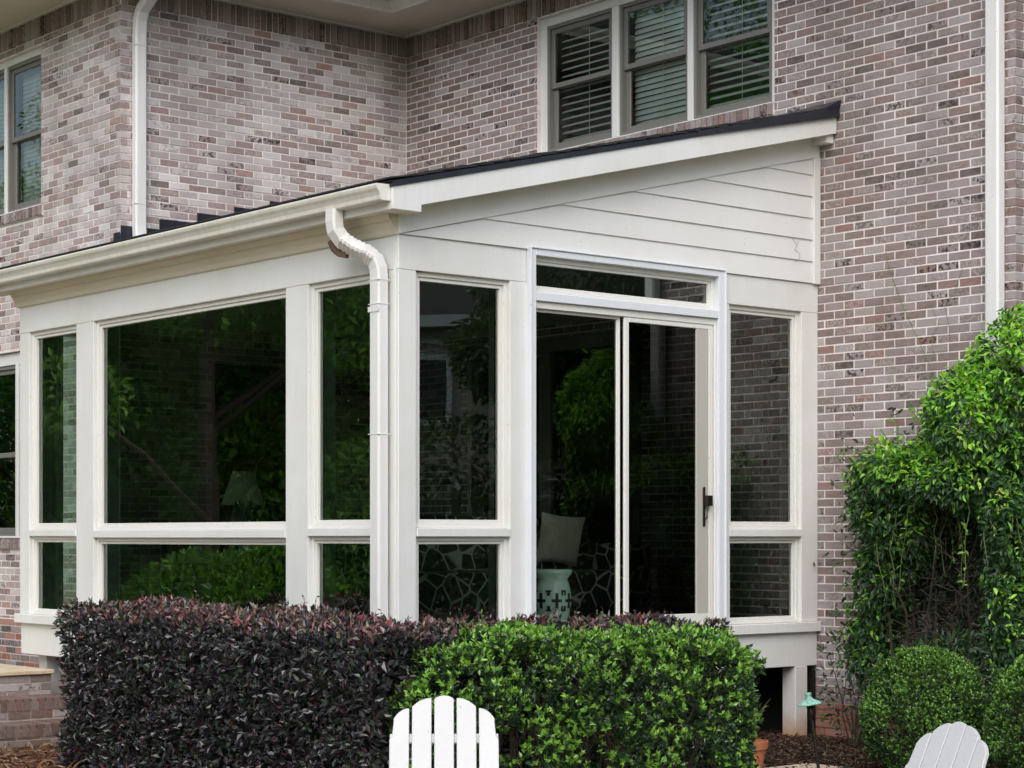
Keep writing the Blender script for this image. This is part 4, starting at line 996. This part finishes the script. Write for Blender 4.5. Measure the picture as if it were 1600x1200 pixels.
MB().lathe([(.104, .17), (.10, .185), (.02, .19)], n=18).build('soil', 'soil', POT)
m = MB(); PP = []; 
for i in range(5):
    q = Vector((random.uniform(-.07, .05), random.uniform(-.05, .06), random.uniform(.26, .36))); m.tube([(0, 0, .18), q * .6 + Vector((0, 0, .06)), q], .002, 4, False); PP += [np.array(q) * t + (0, 0, .03) for t in (.75, .85, .92, .97, 1, 1)]
m.build('stems', 'stem', POT); n = len(PP); leaves('leaves', np.array(PP), rng.normal(0, .6, (n, 3)) + (0, 0, .4), rng.normal(0, .3, (n, 3)) + (0, 0, 1), np.full(n, .045), np.full(n, .018), palette(n, *YV), 'leaf', POT, LEAF_O)

# ------------------------------------------------------------------ adirondack chairs
def adirondack(loc, rz, label, gap):
    e = empty('adirondack_chair', loc, label, 'chair', None, rz)
    tilt = math.radians(24); by, bz = -.20, .20      # foot of the back, back leans to -y ; chair faces +y
    def bk(u, h, d=0):   # point on the back plane: u sideways, h up along the back, d out to the front
        return (u, by - h * math.sin(tilt) + d * math.cos(tilt), bz + h * math.cos(tilt) + d * math.sin(tilt))
    W_ = .0905; pit = W_ + gap; H = .68
    tops = {0: (0.0, .0), 1: (.012, .055), 2: (.062, .175)}
    for i in range(-2, 3):
        uc = i * pit; w2 = W_ / 2; out = []; s = 1 if i >= 0 else -1; a, b = tops[abs(i)]
        for k in range(11):
            t = k / 10   # 0 inner edge .. 1 outer edge
            if i == 0: tt = t * 2 - 1; drop = .016 * abs(tt) ** 2.4; u = uc + tt * w2
            else: drop = a + (b - a) * (1 - math.sqrt(max(0, 1 - (t * .985) ** 2))) / (1 - math.sqrt(1 - .985 ** 2)) if abs(i) == 2 else a + (b - a) * t ** 2.2; u = uc + s * (t * 2 - 1) * w2
            if abs(i) == 2 and t > .88: u = uc + s * (w2 - .014 + .0 * t) if t > .95 else uc + s * (w2 - .018)
            out.append((u, H - drop))
        poly = list(out)
        if abs(i) == 2: poly += [(uc + s * (w2 - .012), H - .20), (uc + s * w2, H - .215), (uc + s * w2, 0), (uc - s * w2, 0)]
        else: poly += [(out[-1][0], 0), (out[0][0], 0)]
        m = MB(); m.prism([bk(u, h) for u, h in poly], Vector(bk(0, 0, .018)) - Vector(bk(0, 0, 0))); m.build('back_slat', 'plastic', e, .0025)
    w = 2.5 * pit
    for h in (.10, .455): MB().hexa([bk(-w * .97, h, -.022), bk(w * .97, h, -.022), bk(w * .97, h, -.002), bk(-w * .97, h, -.002)], [bk(-w * .97, h + .045, -.022), bk(w * .97, h + .045, -.022), bk(w * .97, h + .045, -.002), bk(-w * .97, h + .045, -.002)]).build('back_rail', 'plastic', e, .003)
    for i in range(6):
        y0 = -.16 + i * .088; z0 = .262 + i * .020 if i < 5 else .35
        MB().hexa([(-.26, y0, z0), (.26, y0, z0), (.26, y0 + .08, z0 + .017), (-.26, y0 + .08, z0 + .017)], [(-.26, y0, z0 + .018), (.26, y0, z0 + .018), (.26, y0 + .08, z0 + .035), (-.26, y0 + .08, z0 + .035)]).build('seat_slat', 'plastic', e, .003)
    for s in (-1, 1):
        MB().prism([(s * .255, -.52, 0), (s * .255, -.42, 0), (s * .255, .38, .23), (s * .255, .38, .36), (s * .255, .28, .36), (s * .255, -.30, .22), (s * .255, -.52, .06)], (s * .022, 0, 0)).build('side_rail', 'plastic', e, .003)
        MB().box((s * .28, .29, 0), (s * .302, .39, .445)).build('leg', 'plastic', e, .003)
        MB().prism([(s * .25, .44, .446), (s * .38, .43, .446), (s * .40, .30, .446), (s * .36, -.1, .446), (s * .30, -.42, .446), (s * .25, -.42, .446)], (0, 0, .02)).build('armrest', 'plastic', e, .004)
    MB().box((-.28, .385, .24), (.28, .402, .345)).build('front_apron', 'plastic', e, .003); MB().box((-.30, -.42, .415), (.30, -.36, .445)).build('arm_rail', 'plastic', e, .003)
    return e
p = CPOS + FWD * 9.15 + RGT * (697.5 - 800) / 3120 * 9.15
adirondack((p.x - FWD.x * .3, p.y - FWD.y * .3, .03), math.atan2(-FWD.y, -FWD.x) - math.pi / 2 + math.radians(2), 'white slatted garden chair standing before the purple and green shrubs', .013)
p = CPOS + FWD * 7.8 + RGT * (1352 - 800) / 3120 * 7.8
adirondack((p.x, p.y, .03), math.atan2(-FWD.y, -FWD.x) - math.pi / 2 - math.radians(64), 'white garden chair turned sideways in front of the boxwood balls', .006)

# ------------------------------------------------------------------ things inside the sunroom
FZ = .905
S = empty('garden_stool', (-.27, 1.60, FZ), 'pale celadon ceramic garden stool just inside the sliding door', 'stool')
MB().lathe([(.10, 0), (.125, .01), (.13, .06), (.105, .085), (.118, .12), (.135, .20), (.135, .28), (.118, .35), (.105, .385), (.135, .42), (.142, .45), (.13, .456), (.02, .458)], n=32).build('body', 'stool', S, smooth=True)
m = MB()
for th in (-.5, .3, 1.2, -1.4):
    for (u, z, w, h) in ((0, .23, .022, .11), (0, .23, .075, .022), (-.055, .30, .03, .012), (.055, .30, .03, .012), (-.055, .16, .03, .012), (.055, .16, .03, .012), (-.066, .285, .012, .035), (.066, .285, .012, .035), (-.066, .175, .012, .035), (.066, .175, .012, .035)):
        a = th + u / .135; R_ = Matrix.Rotation(a, 3, 'Z'); r = .1345
        lo = [R_ @ Vector((r - .01, -w / 2, z - h / 2)), R_ @ Vector((r + .003, -w / 2, z - h / 2)), R_ @ Vector((r + .003, w / 2, z - h / 2)), R_ @ Vector((r - .01, w / 2, z - h / 2))]
        m.hexa(lo, [q + Vector((0, 0, h)) for q in lo])
m.build('fretwork', 'black', S)
SO = empty('sofa', (-1.55, 2.15, FZ), 'dark sofa in black and cream crackle-pattern fabric inside the sunroom', 'sofa', None, math.radians(0))
MB().box((-.45, -1.15, .12), (.42, 1.15, .42)).build('seat', 'crackle', SO, .03, seg=3)
MB().hexa([(-.45, -1.15, .421), (-.25, -1.15, .421), (-.25, 1.15, .421), (-.45, 1.15, .421)], [(-.52, -1.15, .86), (-.36, -1.15, .86), (-.36, 1.15, .86), (-.52, 1.15, .86)]).build('backrest', 'crackle', SO, .03, seg=3)
for s in (-1, 1): MB().box((-.44, s * 1.151, .12), (.40, s * 1.30, .64)).build('armrest', 'crackle', SO, .03, seg=3)
for sx in (-.38, .36):
    for sy in (-1.1, 1.1): MB().tube([(sx, sy, 0), (sx, sy, .12)], [.02, .028], 8).build('leg', 'wood', SO)
def pillow(loc, rot, label):
    n = 12; v = []; f = []
    for s in (1, -1):
        for i in range(n + 1):
            for j in range(n + 1):
                x, y = i / n * 2 - 1, j / n * 2 - 1; h = ((1 - x ** 4) * (1 - y ** 4)) ** .45 * .075 + .004; k = 1 - .08 * (1 - (x * y) ** 2) * max(abs(x), abs(y)) ** 3
                v.append((x * .21 * k, s * h, y * .21 * k))
        o = 0 if s == 1 else (n + 1) ** 2
        for i in range(n):
            for j in range(n): q = o + i * (n + 1) + j; f.append((q, q + 1, q + n + 2, q + n + 1))
    o = MB().add(v, f).build('cushion', 'cushion', None, smooth=True); o.location = loc; o.rotation_euler = rot; return tag(o, label, 'cushion')
pillow((-1.72, 2.93, FZ + .67), (math.radians(10), math.radians(6), math.radians(80)), 'plain square cushion leaning on the sofa back by the door')
pillow((-1.72, 2.38, FZ + .66), (math.radians(10), math.radians(-5), math.radians(96)), 'plain square cushion at the middle of the sofa back')
T_ = empty('side_table', (-4.66, 1.72, FZ), 'small dark side table with a lamp by the wide window', 'table')
MB().lathe([(.27, .53), (.28, .54), (.28, .555), (.02, .557)], n=28).build('table_top', 'wood', T_)
for k in range(3): a = k * 2.09; MB().tube([(.2 * math.cos(a), .2 * math.sin(a), 0), (.12 * math.cos(a), .12 * math.sin(a), .53)], .018, 8).build('leg', 'wood', T_)
LP = empty('table_lamp', (-4.66, 1.72, FZ + .558), 'table lamp with a tapered linen shade behind the wide window', 'lamp')
MB().lathe([(.07, 0), (.08, .015), (.05, .03), (.085, .12), (.095, .20), (.06, .29), (.025, .33), (.014, .40), (.014, .47)], n=22).build('base', 'stool', LP, smooth=True)
m = MB(); k0 = 24
for r, z in ((.20, .42), (.095, .72), (.092, .72), (.197, .42)): m.v += [(r * math.cos(2 * math.pi * j / k0), r * math.sin(2 * math.pi * j / k0), z) for j in range(k0)]
for i in range(4): m.f += [(i * k0 + j, i * k0 + (j + 1) % k0, ((i + 1) % 4) * k0 + (j + 1) % k0, ((i + 1) % 4) * k0 + j) for j in range(k0)]
m.build('lamp_shade', 'shade', LP, smooth=False)
AC = empty('armchair', (-4.15, .95, FZ), 'dark wooden armchair close to the wide window', 'armchair', None, math.radians(160))
MB().box((-.28, -.28, .38), (.28, .28, .46)).build('seat', 'wood', AC, .02, seg=2)
MB().hexa([(-.28, -.30, .46), (.28, -.30, .46), (.28, -.24, .46), (-.28, -.24, .46)], [(-.26, -.42, 1.0), (.26, -.42, 1.0), (.26, -.37, 1.0), (-.26, -.37, 1.0)]).build('backrest', 'wood', AC, .015, seg=2)
for sx in (-.25, .25):
    for sy in (-.25, .25): MB().box((sx - .025, sy - .025, 0), (sx + .025, sy + .025, .38 if sy < 0 else .64)).build('leg', 'wood', AC, .004)
    MB().box((sx - .035, -.30, .641), (sx + .035, .30, .675)).build('armrest', 'wood', AC, .006)

# ------------------------------------------------------------------ the garden behind the camera, mirrored in the panes
def tree(x, y, h, r, n, label, seed, pal, lean=0):
    e = empty('broadleaf_tree', (x, y, gz(x, y) - .05), label, 'tree', 'trees across the garden'); rr = random.Random(seed)
    m = MB(); top = h * .62; pts = [(0, 0, -.1), (rr.uniform(-.1, .1), rr.uniform(-.1, .1), top * .4), (rr.uniform(-.3, .3), rr.uniform(-.3, .3), top * .75), (rr.uniform(-.5, .5), rr.uniform(-.5, .5), h * .9)]
    m.tube(pts, [.20, .16, .11, .03], 8); cl = []
    for k in range(16):
        z = rr.uniform(h * .12, h * .95); t = z / h; rad = r * math.sin(min(1, .25 + t) * math.pi * .8) * rr.uniform(.45, 1.0); a = rr.uniform(0, 6.28)
        q = (rad * math.cos(a), rad * math.sin(a), z); s0 = (0, 0, max(.6, z - rad * .6)); m.tube([s0, ((q[0]) * .5, q[1] * .5, (z + s0[2]) / 2 + .15), q], [.06, .04, .015], 5, False); cl.append((q, rr.uniform(.5, 1.05) * r * .42))
    m.build('trunk', 'bark', e)
    cl += [((0, 0, h * .88), r * .4), ((0, 0, h * .6), r * .5)]
    c = np.array([q for q, _ in cl]); s = np.array([q for _, q in cl]); k = rng.choice(len(cl), n, p=s ** 2 / (s ** 2).sum())
    d = unit(rng.normal(size=(n, 3))); P = c[k] + d * (s[k] * rng.uniform(.45, 1.0, n) ** .5)[:, None] * np.array((1, 1, .75)); P[:, 2] = np.maximum(P[:, 2], .25)
    A = unit(d + rng.normal(0, .6, (n, 3)) + np.array((0, 0, -.3))); U = unit(d * .5 + rng.normal(0, .4, (n, 3)) + np.array((0, 0, .8))); L = rng.uniform(.09, .19, n) * (1 if n > 10000 else 1.7)
    leaves('crown', P, A, U, L, L * .55, palette(n, *pal), 'leaf', e, stuff=False)
TP = [([(.09, .20, .03), (.16, .33, .05), (.25, .45, .07)], [3, 3, 2]), ([(.05, .13, .03), (.12, .26, .045), (.20, .36, .06)], [3, 3, 1]), ([(.13, .28, .04), (.22, .41, .06), (.08, .18, .03)], [3, 2, 2])]
TDARK = ([(.02, .045, .014), (.03, .065, .018), (.05, .09, .025)], [3, 3, 1])
LB = ['dark broadleaf tree across the garden', 'mid green broadleaf tree across the garden', 'bright green broadleaf tree across the garden']
spots = [(-15, -7.5, 6.5, 2.6), (-19, -10, 8, 3.0), (-17, -14, 7.5, 3.0), (-13, -14, 7, 2.8), (-22, -14, 9, 3.3), (-24, -8, 8.5, 3.2), (-11, -18, 8, 3.0), (-20, -20, 9.5, 3.4), (-28, -13, 9.5, 3.4), (-15.5, -21, 9, 3.2), (-27, -20, 10, 3.5), (-8, -23, 9, 3.2),
         (-33, -10, 9, 3.4), (-34, -16, 9.5, 3.4), (-32, -23, 9.5, 3.4), (-26, -27, 9.5, 3.4), (-20, -27, 9, 3.4), (-31, -4, 8.5, 3.2), (-14, -27, 9, 3.4), (-38, -20, 10, 3.6), (11.5, 3.2, 5, 2.3), (-19, -12, 6.5, 3.0), (-22, -11, 7, 3.0),
         (16, -19, 8.5, 3.2), (10, -21, 8, 3.2), (21, -13, 8.5, 3.2), (4, -22, 8, 3.0), (24, -6, 8, 3.0), (-2, -23, 8.5, 3.2), (25, 1, 8, 3.0), (-15, -11, 7.5, 2.8), (-20, -6.5, 8, 3.0), (-24, -17, 9.5, 3.4), (-17, -17.5, 8, 3.2),
         (13, 13.5, 6.5, 2.6), (10.5, 15.5, 7.5, 2.8), (15.5, 17.5, 8.5, 3.0), (12, 19.5, 9, 3.2), (8, 18.5, 8.5, 3.0), (19.5, 11, 4.6, 2.0), (24, 9, 7, 2.6)]
for i, (x, y, h, r) in enumerate(spots): tree(x, y, h * (1 if y > 5 else 1.0 if (x < -18 and y > -14.5) else 1.5), r * (1.25 if y < 5 else 1), 19000 if (x < -9 or y > 5) else 8000, LB[1 if y > 5 else i % 3], 100 + i, TDARK if y > 5 else TP[i % 3])
def fill_shrub(x, y, c, h, i, pal):
    e = empty('garden_shrub', (x, y, gz(x, y)), 'rounded green shrub across the garden', 'shrub', 'shrubs across the garden'); n = 2600
    f = lambda P: ell_sdf(P, c, h) + .1 * wob(P, 5, i) + .06 * wob(P, 12, i + 1)
    P, G = sample(f, np.array(c) - np.array(h) - .2, np.array(c) + np.array(h) + .2, n, .15, maxd=1, flt=lambda p: p[:, 2] > .02)
    A = unit(G + rng.normal(0, .5, (n, 3))); U = unit(G * .5 + rng.normal(0, .4, (n, 3)) + np.array((0, 0, .7))); L = rng.uniform(.09, .16, n)
    leaves('foliage', P, A, U, L, L * .5, palette(n, *pal), 'leaf', e)
    MB().tube([(0, 0, -.05), (0, 0, h[2])], [.05, .02], 6).build('stem', 'bark', e)
for i, (x, y) in enumerate([(-12, -5.5), (-13.5, -8.5), (-11, -9.5), (-14, -11), (-10, -12), (-16.5, -9), (-12.5, -7), (-17, -6), (-9, -15), (-15, -17), (9.5, 11), (11.5, 11.5), (8, 12.5), (13.5, 11), (16, 10.5), (17.5, 12.5), (14.8, 13), (20.5, 13.5), (18.5, 15.5)]):
    s = .9 + .35 * ((i * 37) % 10) / 10; fill_shrub(x, y, (0, 0, .75 * s), (1.15 * s, 1.1 * s, .95 * s), 300 + 3 * i, TDARK if y > 5 else TP[i % 3])
# neighbour's house, mirrored in the gable window
NB = empty('neighbour_house', (23.5, 18.2, -.02), 'red brick house with grey roof across the garden', 'house', None, math.atan2(.61, .79))
def nbrick():
    t = NT('far_red_brick'); b = t.n('ShaderNodeTexBrick', Scale=5.0); b.inputs['Color1'].default_value = (.22, .07, .045, 1); b.inputs['Color2'].default_value = (.16, .055, .04, 1); b.inputs['Mortar'].default_value = (.4, .33, .28, 1)
    m_ = t.n('ShaderNodeMapping'); m_.inputs['Rotation'].default_value = (math.pi / 2, 0, math.pi / 2); c_ = t.n('ShaderNodeTexCoord'); t.l(c_.outputs['Object'], m_.inputs[0]); t.l(m_.outputs[0], b.inputs['Vector']); return t.set(b.outputs[0], .9)
M['nbrick'] = nbrick()
MB().box((0, -5, -.2), (8, 5, 6.3)).build('wall', 'nbrick', NB)
m = MB(); m.prism([(-.5, -5.5, 6.3), (8.5, -5.5, 6.3), (4, -5.5, 10)], (0, 11, 0)); m.build('roof', 'shingle', NB)
MB().box((-.52, -5.5, 6.12), (-.3, 5.5, 6.36)).build('fascia', 'trim', NB)
for yy in (-3.2, -.2, 2.8):
    for zz in (1.0, 4.0):
        m = MB(); fr(m, yy - .8, yy + .8, zz, zz + 1.55, .13, -.06, .02); m.box((-.03, yy - .03, zz + .1), (.0, yy + .03, zz + 1.45)); wn_ = m.build('window', 'trim', NB)
        MB().box((-.02, yy - .68, zz + .12), (-.005, yy + .68, zz + 1.43)).build('pane', 'black', wn_)
        m = MB(); pts = [(-.04, yy + .95 * math.cos(t), zz + 1.62 + .22 * math.sin(t)) for t in np.linspace(0, math.pi, 11)]; m.tube(pts, .06, 6); m.build('arch_trim', 'trim', wn_)
